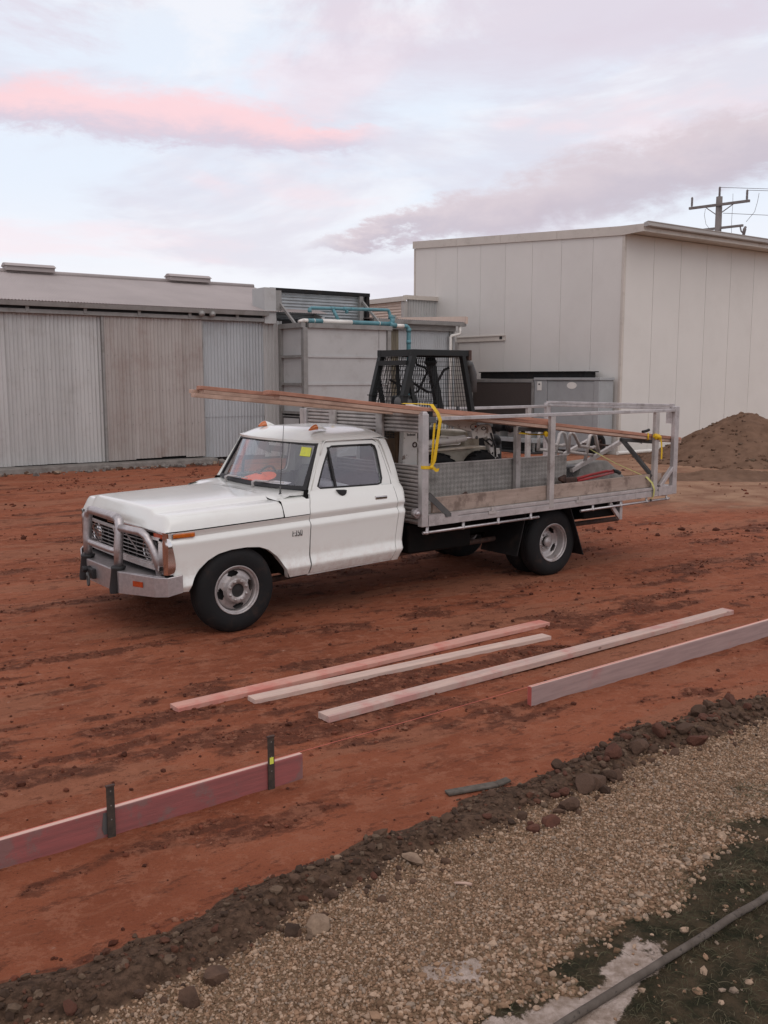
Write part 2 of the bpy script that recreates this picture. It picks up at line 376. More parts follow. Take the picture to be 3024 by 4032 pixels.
M['glass'] = glass_mat('side_glass', (.86, .88, .88), .10)
M['wind'] = glass_mat('windscreen_glass', (.93, .93, .93), .15)
def checker_mat():
    m = mat('tread_plate', (.40, .38, .35), .5, .3, var=.25, vscale=7, dirt=(.12, .105, .09), dscale=5, damt=.5)
    nt = m.node_tree; N = nt.nodes.new; L = nt.links.new; b = nt.nodes['Principled BSDF']
    tc = N('ShaderNodeTexCoord'); mp = N('ShaderNodeMapping'); mp.inputs['Rotation'].default_value = (0, R(45), 0); L(tc.outputs['Object'], mp.inputs[0])
    ck = N('ShaderNodeTexChecker'); ck.inputs['Scale'].default_value = 26; L(mp.outputs[0], ck.inputs['Vector'])
    bp = N('ShaderNodeBump'); bp.inputs['Strength'].default_value = .8; bp.inputs['Distance'].default_value = .004; L(ck.outputs['Fac'], bp.inputs['Height']); L(bp.outputs[0], b.inputs['Normal'])
    mr = N('ShaderNodeMapRange'); L(ck.outputs['Fac'], mr.inputs[0]); mr.inputs[3].default_value = .62; mr.inputs[4].default_value = .34; L(mr.outputs[0], b.inputs['Roughness'])
    src = b.inputs['Base Color'].links[0].from_socket
    mx = N('ShaderNodeMix'); mx.data_type = 'RGBA'; mx.blend_type = 'MULTIPLY'; L(src, mx.inputs[6]); mx.inputs[7].default_value = (.80, .80, .80, 1); L(ck.outputs['Fac'], mx.inputs[0]); L(mx.outputs[2], b.inputs['Base Color'])
    return m
M['checker'] = checker_mat()

# ------------------------------------------------------------------ frames
def frame(o, az):  # x axis along azimuth az, y axis to its left
    a = R(az); d = Vector((math.sin(a), math.cos(a), 0)); l = Vector((-d.y, d.x, 0))
    m = Matrix.Identity(4); m.col[0][:3] = d; m.col[1][:3] = l; m.col[3][:3] = o; return m
TF = frame((-1.86885, 9.03143, 0), 52.8)    # truck: x rearwards, y to its right side
BF = frame((-4.62, 25.65, 0), 53.5)         # sheds: x along the wall, y away from the yard
RF = frame((6.76, 27.9, 0), 53.2)           # right-hand building
# ------------------------------------------------------------------ ground
EX = np.array([-6, -2.6, -1.4, -.95, -.57, -.015, .69, 1.585, 2.72, 5.5, 12.]); EY = np.array([-.3, 2.35, 3.24, 3.515, 3.95, 4.44, 4.97, 5.83, 6.59, 8.5, 13.])
def edge_d(x, y):   # metres past the edge of the dug soil; negative = towards the gravel bank
    return (y-np.interp(x, EX, EY))*.79
def zones(x, y):
    d = edge_d(x, y) + (fbm(x*3.1, y*3.1, 4)-.5)*.22
    a = R(58); u = x*math.sin(a)+y*math.cos(a); v = -x*math.cos(a)+y*math.sin(a)
    rub = sstep(d, .03, -.03)
    wid = .345+.12*(fbm(x*1.3+9, y*1.3, 2)-.5)
    gra = sstep(d, -wid+.05, -wid-.05)
    n2 = fbm(x*2.3+40, y*2.3+11, 5)
    moss = sstep(edge_d(x, y)+(n2-.5)*1.0-.10*(x-.3), -1.32, -1.52)
    lime = sstep(fbm(x*3.3+3, y*3.3+70, 5), .34, .46)
    # lime spill lies beside the pipe
    px0, py0, px1, py1 = .61, 3.04, 1.655, 3.875
    dx, dy = px1-px0, py1-py0; l = math.hypot(dx, dy); s = ((x-px0)*dx+(y-py0)*dy)/l; t = ((x-px0)*-dy+(y-py0)*dx)/l   # t>0: left of the pipe
    lime = lime*sstep(np.abs(t-.035+.10*(fbm(x*5, y*5, 3)-.5)*2), .125, .05)*sstep(s, .85, .45)
    lime = np.maximum(lime, .9*sstep(np.hypot((x-.26)/.15, (y-3.36)/.075)+(fbm(x*14, y*14, 3)-.5)*.9, 1.15, .7))
    tan = sstep(y+(fbm(x*.5, y*.5, 4)-.5)*4+(x-6)*.25, 16.2, 17.8)*sstep(x-.35*(y-17)+(fbm(x*.4+5, y*.4, 3)-.5)*3, 1.0, 3.5)
    damp = .9*sstep(.62*fbm(u*.55+3, v*2.6+8, 5, .55)+.38*fbm(u*2.4+31, v*6+4, 4, .6), .50, .66)*(1-rub)
    smear = sstep(fbm(u*.35+13, v*1.9+28, 5, .5), .50, .66)*(1-rub)
    return d, rub, gra, moss, lime, tan, damp, smear, u, v
TRK = ((.15, 5.2), (-1.55, 5.2), (-2.35, -.3), (-4.0, -.3), (-3.05, .6))
def tracks(x, y):   # tyre tracks running past the truck, in its own direction
    lx = (x+1.86885)*.7965+(y-9.03143)*.6046; ly = -(x+1.86885)*.6046+(y-9.03143)*.7965; m = 0
    for i, (o, s0) in enumerate(TRK):
        yy = o+.22*np.sin(lx*.33+i)+.10*(fbm(lx*.6+9*i, lx*0+3.3, 2)-.5)
        m = np.maximum(m, sstep(np.abs(ly-yy), .14, .09)*sstep(lx, s0, s0+.8)*sstep(fbm(lx*.7+i*7, ly*.7, 3), .36, .52))
    return m
def gz(x, y):
    x = np.asarray(x, float); y = np.asarray(y, float)
    d, rub, gra, moss, lime, tan, damp, smear, u, v = zones(x, y)
    r = np.hypot(x, y)
    tk = tracks(x, y)
    z = .018*(fbm(u*.9, v*3.2, 4)-.5)+.012*(fbm(x*7, y*7, 3)-.5)*(r < 25)+(.006+.024*damp)*(fbm(x*15+3, y*15, 3, .7)-.4)*sstep(r, 16, 9)
    berm = np.exp(-((d+.16)/.12)**2)*.055*(.5+fbm(x*4, y*4, 3))
    z = z-.010*tk+.004*tk*np.sin((x*.7965+y*.6046)*70)
    z = z*(1-.3*rub)+berm+rub*.014*(fbm(x*22, y*22, 3)-.5)
    # churned far yard
    z = z+.05*(fbm(u*.6+40, v*2.2+4, 4)-.5)*sstep(r, 10, 15)
    # a ridge of spoil left by the blade, right of the truck
    return z
def build_ground():
    def axis(c0, c1, step, far, g):
        a = list(np.arange(c0, c1, step)); s = step; p = c1
        while p < far: a.append(p); s *= g; p += s
        a.append(far); return a
    xs_r = axis(-.0, 4.4, .021, 1500, 1.045); xs_l = [-q for q in axis(.021, 2.6, .021, 1500, 1.045)][::-1]
    xs = np.array(xs_l+xs_r); ys = np.array([-60, -20, -6, 0, 1.2, 2.0]+axis(2.4, 7.2, .021, 2000, 1.017))
    X, Y = np.meshgrid(xs, ys); x = X.ravel(); y = Y.ravel()
    Z = gz(x, y); d, rub, gra, moss, lime, tan, damp, smear, u, v = zones(x, y)
    n, m = len(xs), len(ys)
    idx = np.arange(n*m).reshape(m, n); q = np.stack([idx[:-1, :-1], idx[:-1, 1:], idx[1:, 1:], idx[1:, :-1]], -1).reshape(-1, 4)
    me = bpy.data.meshes.new('ground'); me.vertices.add(n*m); me.vertices.foreach_set('co', np.stack([x, y, Z], -1).ravel())
    me.loops.add(len(q)*4); me.loops.foreach_set('vertex_index', q.ravel()); me.polygons.add(len(q))
    me.polygons.foreach_set('loop_start', np.arange(len(q))*4); me.polygons.foreach_set('loop_total', np.full(len(q), 4)); me.polygons.foreach_set('use_smooth', np.ones(len(q), bool))
    me.update()
    for nm, arr in (('rub', rub), ('gra', gra), ('moss', moss), ('lime', lime), ('tan', tan), ('damp', damp), ('smear', smear), ('track', tracks(x, y)*(1-rub))):
        me.attributes.new(nm, 'FLOAT', 'POINT').data.foreach_set('value', arr.astype(np.float32))
    o = bpy.data.objects.new('ground', me); COL.objects.link(o); o['kind'] = 'structure'; o['label'] = 'red clay yard with a gravel bank in front'
    m_ = bpy.data.materials.new('clay_and_gravel'); m_.use_nodes = True; nt = m_.node_tree; N = nt.nodes.new; L = nt.links.new; b = nt.nodes['Principled BSDF']
    b.inputs['Roughness'].default_value = .95; b.inputs['Specular IOR Level'].default_value = .15
    tc = N('ShaderNodeTexCoord')
    mp = N('ShaderNodeMapping'); mp.inputs['Rotation'].default_value = (0, 0, R(-32)); L(tc.outputs['Object'], mp.inputs[0])
    mp2 = N('ShaderNodeMapping'); mp2.inputs['Scale'].default_value = (.42, 1, 1); L(mp.outputs[0], mp2.inputs[0])
    def noi(sc, v=None, det=8, ro=.65, dist=0):
        n = N('ShaderNodeTexNoise'); n.inputs['Scale'].default_value = sc; n.inputs['Detail'].default_value = det; n.inputs['Roughness'].default_value = ro; n.inputs['Distortion'].default_value = dist
        L(v if v is not None else tc.outputs['Object'], n.inputs['Vector']); return n.outputs['Fac']
    def rng(x, a, c, lo=0, hi=1):
        n = N('ShaderNodeMapRange'); n.interpolation_type = 'SMOOTHSTEP'; L(x, n.inputs[0]); n.inputs[1].default_value = a; n.inputs[2].default_value = c; n.inputs[3].default_value = lo; n.inputs[4].default_value = hi; return n.outputs[0]
    def mul(a, c):
        n = N('ShaderNodeMath'); n.operation = 'MULTIPLY'; L(a, n.inputs[0])
        if isinstance(c, (int, float)): n.inputs[1].default_value = c
        else: L(c, n.inputs[1])
        return n.outputs[0]
    def mx(f, a, c):
        n = N('ShaderNodeMix'); n.data_type = 'RGBA'
        for i, v in ((0, f), (6, a), (7, c)):
            if isinstance(v, (int, float)): n.inputs[i].default_value = v
            elif isinstance(v, tuple): n.inputs[i].default_value = (*v, 1)
            else: L(v, n.inputs[i])
        return n.outputs[2]
    def att(nm):
        n = N('ShaderNodeAttribute'); n.attribute_name = nm; return n.outputs['Fac']
    def crisp(nm, n, w=.10, k=1.0):
        a = N('ShaderNodeMath'); a.operation = 'MULTIPLY_ADD'; L(n, a.inputs[0]); a.inputs[1].default_value = k; L(att(nm), a.inputs[2])
        return rng(a.outputs[0], .5+k*.5-w, .5+k*.5+w)
    nb = noi(1.1, mp2.outputs[0], 9, .62, .4); nf = noi(14, None, 9, .7); nm_ = noi(4.2, mp2.outputs[0], 8, .68, .6)
    c = mx(rng(nb, .34, .66), (.215, .063, .030), (.31, .102, .052))
    nh = noi(9, mp2.outputs[0], 10, .75, .8); nk = noi(19, None, 10, .75)
    c = mx(mul(crisp('smear', nh, .16, 1.5), .62), c, (.275, .118, .068))
    c = mx(mul(rng(nh, .50, .62), .40), c, (.32, .132, .076))
    c = mx(mul(att('track'), .45), c, (.30, .128, .075))
    c = mx(mul(rng(nm_, .54, .72), .5), c, (.125, .040, .023))
    c = mx(mul(crisp('damp', nk, .26, 1.0), .78), c, mx(rng(nf, .35, .65), (.048, .0175, .011), (.105, .037, .022)))
    c = mx(mul(rng(noi(34, None, 6, .7), .58, .72), .5), c, (.09, .030, .018))
    c = mx(mul(rng(noi(70, None, 8, .8), .50, .68), .45), c, (.31, .12, .068))
    c = mx(mul(rng(noi(105, None, 6, .8), .54, .66), .55), c, (.075, .026, .016))
    c = mx(mul(rng(noi(2.6, None, 10, .74), .54, .66), .55), c, (.33, .135, .078))
    c = mx(mul(rng(noi(3.4, mp2.outputs[0], 11, .78), .56, .64), .55), c, (.095, .034, .021))
    c = mx(mul(rng(noi(6.5, None, 12, .80), .525, .555), .5), c, (.335, .135, .078))
    c = mx(mul(rng(noi(7.7, mp2.outputs[0], 12, .82), .55, .58), .6), c, (.085, .030, .018))
    ct = mx(rng(noi(1.6, None, 8), .35, .65), (.34, .205, .13), (.22, .115, .072))
    c = mx(att('tan'), c, ct)
    cr = mx(rng(noi(26, None, 8, .7), .36, .64), (.056, .034, .022), (.128, .078, .051))
    c = mx(crisp('rub', nf, .2, .6), c, cr)
    cg = mx(rng(noi(60, None, 5, .7), .38, .62), (.14, .088, .051), (.28, .19, .118))
    c = mx(att('gra'), c, cg)
    cm = mx(rng(noi(9, None, 9, .72), .36, .64), (.022, .022, .011), (.078, .056, .033))
    cm = mx(rng(noi(3.1, None, 6, .6), .55, .7, 0, .6), cm, (.085, .058, .032))
    c = mx(crisp('moss', nk, .15, 1.0), c, cm)
    c = mx(mul(crisp('lime', noi(13, None, 10, .8), .14, 3.0), .92), c, mx(rng(nf, .35, .65), (.56, .46, .40), (.30, .23, .18)))
    L(c, b.inputs['Base Color'])
    bp = N('ShaderNodeBump'); bp.inputs['Strength'].default_value = .95; bp.inputs['Distance'].default_value = .024
    h = N('ShaderNodeMath'); h.operation = 'ADD'; L(mul(noi(24, None, 9, .72), 1.0), h.inputs[0]); L(mul(noi(7, mp2.outputs[0], 8, .7), 1.2), h.inputs[1])
    L(h.outputs[0], bp.inputs['Height']); L(bp.outputs[0], b.inputs['Normal'])
    me.materials.append(m_)
build_ground()

# loose stones: many in one mesh each, as nobody could count them
def ico(sub=0):
    import bmesh
    bm = bmesh.new(); bmesh.ops.create_icosphere(bm, subdivisions=sub+1, radius=1); bm.verts.index_update()
    v = np.array([p.co[:] for p in bm.verts]); f = np.array([[q.index for q in p.verts] for p in bm.faces]); bm.free(); return v, f
OV = np.array([(1, 0, 0), (-1, 0, 0), (0, 1, 0), (0, -1, 0), (0, 0, 1), (0, 0, -1)], float); OF = np.array([(0, 2, 4), (2, 1, 4), (1, 3, 4), (3, 0, 4), (2, 0, 5), (1, 2, 5), (3, 1, 5), (0, 3, 5)])
IV, IF = ico(0); IV1, IF1 = ico(1)
NR = np.random.RandomState(11)
def scatter(name, P, size, mats, label, flat=.65, sub=0, matw=None):
    V0, F0 = {0: (IV, IF), 1: (IV1, IF1), -1: (OV, OF)}[sub]
    n = len(P); k = len(V0)
    j = 1+NR.uniform(-.32, .28, (n, k, 1)); V = V0[None]*j
    V = V*np.stack([NR.uniform(.7, 1.35, n), NR.uniform(.7, 1.15, n), NR.uniform(.5, 1.0, n)*flat/.65], -1)[:, None]
    a = NR.uniform(0, 6.283, n); ca, sa = np.cos(a)[:, None], np.sin(a)[:, None]
    b_ = NR.uniform(-.5, .5, n); cb, sb = np.cos(b_)[:, None], np.sin(b_)[:, None]
    x = V[..., 0]; y = V[..., 1]*cb-V[..., 2]*sb; z = V[..., 1]*sb+V[..., 2]*cb
    V = np.stack([x*ca-y*sa, x*sa+y*ca, z], -1)*size[:, None, None]+P[:, None]
    F = (F0[None]+(np.arange(n)*k)[:, None, None]).reshape(-1, 3)
    me = bpy.data.meshes.new(name); me.vertices.add(n*k); me.vertices.foreach_set('co', V.ravel())
    me.loops.add(F.size); me.loops.foreach_set('vertex_index', F.ravel()); me.polygons.add(len(F)); me.polygons.foreach_set('use_smooth', np.zeros(len(F), bool))
    me.polygons.foreach_set('loop_start', np.arange(len(F))*3); me.polygons.foreach_set('loop_total', np.full(len(F), 3))
    for m_ in mats: me.materials.append(m_)
    mi = np.repeat(NR.choice(len(mats), n, p=matw), len(F0)); me.polygons.foreach_set('material_index', mi)
    me.update(); o = bpy.data.objects.new(name, me); COL.objects.link(o); o['kind'] = 'stuff'; o['label'] = label; return o
def rmat(name, col, col2=None): return mat(name, col, .9, 0, col2=col2 or tuple(q*.62 for q in col), vscale=25, spec=.2)
GM = [rmat('gravel_tan', (.325, .205, .128)), rmat('gravel_pale', (.455, .325, .228)), rmat('gravel_brown', (.185, .112, .066)), rmat('gravel_grey', (.31, .235, .175))]
RM = [rmat('clod_brown', (.108, .064, .042)), rmat('clod_dark', (.060, .037, .025)), rmat('clod_grey', (.145, .098, .066)), rmat('clod_red', (.115, .050, .031))]
CM = [rmat('crumb_red', (.18, .058, .033)), rmat('crumb_dark', (.095, .032, .019)), rmat('crumb_tan', (.25, .11, .067))]
def pick(n, x0, x1, y0, y1, wfun):
    x = NR.uniform(x0, x1, n); y = NR.uniform(y0, y1, n); w = wfun(x, y); k = NR.rand(n) < w; return x[k], y[k]
def w_grav(x, y):
    d, rub, gra, moss, lime, tan, damp, smear, u, v = zones(x, y); vis = (np.abs(x) < .42*y+.6)
    return np.clip(gra*(1-.982*moss)*(1-.85*lime)*vis, 0, 1)
gx, gy = pick(330000, -2.0, 3.6, 2.7, 6.8, w_grav)
ed = -edge_d(gx, gy); big = sstep(ed, .7, 1.35)
gs = (NR.gamma(2.6, 1.0, len(gx))*.0010+.0024)*(1+1.05*big*(NR.rand(len(gx)) < .45)); keep = NR.rand(len(gx)) < (1-.45*big); gx, gy, gs = gx[keep], gy[keep], gs[keep]
bigk = gs > .0068
scatter('gravel', np.stack([gx[bigk], gy[bigk], gz(gx[bigk], gy[bigk])+gs[bigk]*.25], -1), gs[bigk], GM, 'larger pale stones thinning out over the lower gravel bank', matw=[.40, .34, .13, .13])
gx, gy, gs = gx[~bigk], gy[~bigk], gs[~bigk]
scatter('gravel', np.stack([gx, gy, gz(gx, gy)+gs*.25], -1), gs*1.15, GM, 'tan crushed gravel covering the bank', matw=[.45, .22, .2, .13], sub=-1, flat=.85)
def w_rub(x, y):
    d, rub, gra, moss, lime, tan, damp, smear, u, v = zones(x, y); vis = (np.abs(x) < .42*y+.6)
    return np.clip(rub*(1-gra)+.35*np.exp(-((d+.42)/.07)**2), 0, 1)*vis
rx, ry = pick(62000, -2.3, 4.9, 2.3, 8.6, w_rub)
rs = NR.gamma(1.1, 1.0, len(rx))*.0050+.0022; rs = np.where(NR.rand(len(rs)) < .02, rs*2.2, rs); rs = np.minimum(rs, .045)
scatter('rubble', np.stack([rx, ry, gz(rx, ry)+rs*.3], -1), rs, RM, 'broken brown clods and stones along the edge of the dug clay', matw=[.42, .27, .2, .11])
def w_cr(x, y):
    d, rub, gra, moss, lime, tan, damp, smear, u, v = zones(x, y); vis = (np.abs(x) < .42*y+.2)
    return np.clip((damp*.9+.06+.5*np.exp(-(d/.08)**2))*(d > .0)*vis, 0, 1)
cx_, cy_ = pick(60000, -4.5, 7.0, 3.0, 14, w_cr)
cs = NR.gamma(1.1, 1.0, len(cx_))*.0040+.0020; cs = np.minimum(cs, .026)
scatter('clay_crumbs', np.stack([cx_, cy_, gz(cx_, cy_)+cs*.25], -1), cs, CM, 'crumbs of red clay scattered over the yard', matw=[.5, .38, .12])
fx_, fy_ = pick(9000, -9, 13, 13, 24, lambda x, y: np.clip((sstep(fbm(x*.6, y*1.2, 4), .48, .62))*(np.abs(x) < .42*y+.5)*(1-.8*zones(x, y)[5]), 0, 1))
fs_ = NR.gamma(1.2, 1.0, len(fx_))*.010+.004; fs_ = np.minimum(fs_, .05)
scatter('clay_lumps', np.stack([fx_, fy_, gz(fx_, fy_)+fs_*.2], -1), fs_, CM, 'lumps of churned red clay further back in the yard', matw=[.5, .4, .1])

def rock_mesh(name, seed, sz, m_):
    r = np.random.RandomState(seed); v = IV1.copy()
    for k in range(5):       # a few flat breaks
        nrm = r.randn(3); nrm /= np.linalg.norm(nrm); h = r.uniform(.45, .8); dd = v@nrm; v = v-np.maximum(dd-h, 0)[:, None]*nrm
    v = v*(1+r.uniform(-.07, .07, (len(v), 1)))*np.array(sz)
    me = bpy.data.meshes.new(name); me.from_pydata(v.tolist(), [], IF1.tolist()); me.polygons.foreach_set('use_smooth', np.zeros(len(IF1), bool)); me.materials.append(m_); return me
def g_at(px, py):      # ground point under a place given in metres across and away
    return px, py, float(gz(np.array([px]), np.array([py]))[0])
ROCKS = [(-.262, 3.63, (.060, .044, .055), 'rockpale', 'large pale brown angular rock standing on the gravel below the soil edge'),
         (-.62, 3.30, (.055, .05, .042), 'rock', 'big dark brown clod lying lower left at the gravel edge'),
         (-.69, 3.17, (.045, .036, .05), 'rock', 'dark clod leaning in front of the big brown clod, lower left'),
         (.83, 4.56, (.055, .05, .04), 'rockred', 'reddish brown rock on the gravel below the dark steel offcut'),
         (.735, 4.50, (.04, .036, .032), 'rockred', 'smaller reddish rock touching the reddish brown rock on the gravel'),
         (.13, 4.17, (.062, .04, .028), 'rockpale', 'flat pale tan stone in the middle of the rubble strip'),
         (-.23, 3.86, (.04, .03, .036), 'rock', 'brown stone poking out of the rubble above the pale angular rock'),
         (-.21, 4.16, (.028, .022, .016), 'rockpale', 'small pale stone on the lip of the red clay')]
for px, py, sz, mk, lab in ROCKS:
    o = bpy.data.objects.new('rock', rock_mesh('rock', int(px*1000) % 997, sz, M[mk])); COL.objects.link(o)
    x, y, z = g_at(px, py); o.location = (x, y, z+sz[2]*.45); o.rotation_euler = (rnd.uniform(-.3, .3), rnd.uniform(-.3, .3), rnd.uniform(0, 6)); tag(o, lab, 'rock')
protos = [rock_mesh('rock', 50+i, (1, .8, .68), M[['rock', 'rock', 'rockred'][i % 3]]) for i in range(9)]
n = 0
while n < 90:
    px = rnd.uniform(-1.4, 3.6) if n % 2 else rnd.uniform(.9, 3.6); dd = rnd.uniform(-.42, -.06)+.03*rnd.random(); py = float(np.interp(px, EX, EY))+dd/.79
    if abs(px) > .41*py: continue
    o = bpy.data.objects.new('rock', protos[n % 9]); COL.objects.link(o); s = min(.075, .017+rnd.expovariate(1/(.007+.012*(px > .9)))); x, y, z = g_at(px, py)
    o.location = (x, y, z+s*.4); o.scale = (s, s, s); o.rotation_euler = (rnd.uniform(-.5, .5), rnd.uniform(-.5, .5), rnd.uniform(0, 6))
    tag(o, 'reddish clod among the brown rubble along the clay edge' if (n % 9) % 3 == 2 else 'brown clod lying in the strip of rubble along the clay edge', 'rock', 'clods in the rubble strip'); n += 1

# straw and dry runners over the moss
def grass():
    V = []; F = []
    def blade(x, y, L, a, w, lift, curl):
        z0 = float(gz(np.array([x]), np.array([y]))[0])+.003; pts = []
        for i in range(5):
            t = i/4; aa = a+curl*t; pts.append((x+math.cos(aa)*L*t, y+math.sin(aa)*L*t, z0+lift*math.sin(math.pi*min(t*1.1, 1))+.002))
        b = len(V)
        for i, p in enumerate(pts):
            ww = w*(1-i/4.6); nx, ny = -math.sin(a)*ww, math.cos(a)*ww; V.append((p[0]-nx, p[1]-ny, p[2])); V.append((p[0]+nx, p[1]+ny, p[2]+.001))
        for i in range(4): F.append((b+2*i, b+2*i+1, b+2*i+3, b+2*i+2))
    n = 0
    while n < 2600:
        x = rnd.uniform(.2, 2.3); y = rnd.uniform(2.75, 5.3)
        if abs(x) > .43*y: continue
        dd = float(edge_d(np.array([x]), np.array([y]))[0])
        zz_ = zones(np.array([x]), np.array([y])); 
        if zz_[4][0] > .25 or dd > -1.12+.12*(x-.3) or (dd > -1.3 and rnd.random() < .7): n += .2; continue
        blade(x, y, rnd.uniform(.02, .07), rnd.uniform(0, 6.28), rnd.uniform(.0006, .0013), rnd.uniform(.004, .02), rnd.uniform(-.9, .9)); n += 1
    for cx, cy, k in ((1.50, 4.05, 34), (1.62, 4.62, 26), (1.95, 4.95, 40), (1.3, 3.9, 14), (1.75, 4.2, 18)):
        for i in range(k): blade(cx+rnd.gauss(0, .05), cy+rnd.gauss(0, .05), rnd.uniform(.08, .26), rnd.uniform(0, 6.28), .0011, rnd.uniform(.01, .05), rnd.uniform(-1.2, 1.2))
    me = bpy.data.meshes.new('grass'); me.from_pydata(V, [], F); m1 = mat('dry_grass', (.115, .095, .055), .9, var=.5, vscale=8, col2=(.05, .055, .022)); me.materials.append(m1)
    o = bpy.data.objects.new('grass', me); COL.objects.link(o); o['kind'] = 'stuff'; o['label'] = 'dry grass runners over the mossy ground by the old pipe'
grass()

# ------------------------------------------------------------------ shed along the back
def corr_v(mb, x0, x1, y, z0, z1, pitch=.095, amp=.0145, spp=6, tilt=0, lean=0, ph=0):
    """upright corrugated sheet between x0 and x1"""
    n = max(2, int((x1-x0)/pitch*spp)); a, b = [], []
    for i in range(n+1):
        x = x0+(x1-x0)*i/n; w = y+amp*math.sin(2*math.pi*(x/pitch+ph)); a.append((x, w, z0)); b.append((x+tilt, w+lean, z1))
    mb.grid([a, b], True, True)
def corr_h(mb, x0, x1, y, z0, z1, pitch=.09, amp=.014, spp=6, axis='x'):
    n = int((z1-z0)/pitch*spp); P = []
    for i in range(n+1):
        z = z0+(z1-z0)*i/n; w = y+amp*math.sin(2*math.pi*z/pitch); P.append([(x0, w, z), (x1, w, z)] if axis == 'x' else [(w, x0, z), (w, x1, z)])
    mb.grid(P, True, axis != 'x')
def rib_v(mb, x0, x1, y, z0, z1, pitch=.19, top=.06, d=.03):
    a = []; x = x0
    while x < x1-.01:
        a += [(x, y), (x+pitch-top-.04, y), (x+pitch-top-.02, y-d), (x+pitch-.02, y-d)]; x += pitch
    a.append((x, y)); mb.grid([[(p, q, z0) for p, q in a], [(p, q, z1) for p, q in a]], False, True)

shed = thing('corrugated_shed', 'long old corrugated iron shed with big sliding door behind the truck bonnet', 'shed', (-3, 0, 0), BF)
x = -15.0; k = 0
while x < -2.85:
    w = min(.762, -2.82-x); mb = MB(); corr_v(mb, x, x+w+.03, .02-.010*(k % 2)+rnd.uniform(-.004, .004), .14+rnd.uniform(-.02, .015), 3.75, lean=rnd.uniform(-.01, .01)); part('wall_sheet', mb, M['zinc'], shed); x += w; k += 1
x = -.22; k = 0
while x < 1.62:
    w = min(.76, 1.64-x)
    mb = MB(); corr_v(mb, x, x+w+.02, .02-.010*(k % 2), .10+rnd.uniform(0, .03), 1.20); part('wall_sheet', mb, M['zinc_blue'], shed)
    mb = MB(); corr_v(mb, x, x+w+.02, .005-.010*(k % 2), 1.18, 3.75); part('wall_sheet', mb, M['zinc_blue'], shed); x += w; k += 1
mb = MB(); rib_v(mb, 1.66, 2.16, .0, .05, 3.75, .118, .035, .035); part('ribbed_wall', mb, M['zinc'], shed)
mb = MB(); mb.box((-15, .10, -.1), (8.4, .2, 3.8)); part('wall_backing', mb, M['darkgap'], shed)
# sliding door, sheet by sheet
x = -2.83; k = 0
while x < -.22:
    w = min(.70, -.19-x); mb = MB(); zb = .17+rnd.uniform(-.015, .02)
    if k == 2: zb = .20
    corr_v(mb, x, x+w+.03, -.075-.012*(k % 2), zb, 3.72, lean=.008*(k % 2)); part('door_sheet', mb, M['zinc_brown'], shed); x += w; k += 1
part('door_edge', MB().box((-2.875, -.10, .15), (-2.825, -.03, 3.72)), M['frame'], shed); part('door_edge', MB().box((-.205, -.09, .15), (-.17, -.02, 3.72)), M['frame'], shed)
mb = MB()
for zz in (1.05, 1.9, 2.75):
    for i in range(13): mb.lathe([(0, -.006), (.011, -.004), (.011, .006)], (-2.75+i*.2+rnd.uniform(-.02, .02), -.10, zz+rnd.uniform(-.015, .015)), 'y', 6)
part('door_fixings', mb, M['frame'], shed, kind='stuff')
mb = MB()
for zz in (1.35, 2.4):
    for i in range(40): mb.lathe([(0, -.006), (.010, -.004), (.010, .006)], (-14.8+i*.305, -.005, zz+rnd.uniform(-.01, .01)), 'y', 6)
part('wall_fixings', mb, M['frame'], shed, kind='stuff')
mb = MB(); mb.box((-15, -.16, 3.70), (1.66, -.02, 3.80)); part('door_track', mb, M['frame'], shed, bevel=.008)
mb = MB(); mb.box((-15, -.05, 3.80), (1.66, .05, 3.90)); part('wall_plate', mb, M['darkgap'], shed)
for i in range(12):
    mb = MB(); mb.box((-14.2+i*1.36, -.175, 3.74), (-14.12+i*1.36, -.15, 3.92)); part('track_bracket', mb, M['frame'], shed)
mb = MB(); mb.prism([(-.28, 3.86), (-.30, 3.97), (-.285, 3.97), (-.265, 3.88), (-.16, 3.88), (-.16, 3.86)], lambda a, b: (-15, a, b), lambda a, b: (1.70, a, b)); part('gutter', mb, M['frame'], shed)
ridge_y, ridge_z, RE = 4.0, 5.03, 3.60
x = -15.0
while x < RE-.1:
    w = min(.76, RE-x); P0, P1 = [], []; n_ = max(3, int(w/.076*6))
    for i in range(n_+1):
        xx = x+w*i/n_; dz = .009*math.sin(2*math.pi*xx/.076); P0.append((xx, -.26, 3.985+dz)); P1.append((xx, ridge_y, ridge_z+dz))
    mb = MB(); mb.grid([P0, P1], True); part('roof_sheet', mb, M['roofsheet'], shed); x += w
mb = MB(); mb.grid([[(-15, ridge_y, ridge_z-.02), (RE, ridge_y, ridge_z-.02)], [(-15, ridge_y+4.2, 3.9), (RE, ridge_y+4.2, 3.9)]]); part('back_roof', mb, M['roofsheet'], shed)
mb = MB(); mb.prism([(-.2, 0), (8.2, 0), (8.2, 3.9), (4.0, 4.95), (-.2, 3.95)], lambda a, b: (RE-.06, a+.02, b-.05), lambda a, b: (RE-.16, a+.02, b-.05)); part('gable_wall', mb, M['zinc'], shed)
mb = MB(); mb.tube([(-15, ridge_y, ridge_z+.02), (RE, ridge_y, ridge_z+.02)], .07, 10); part('ridge_cap', mb, M['roofsheet'], shed)
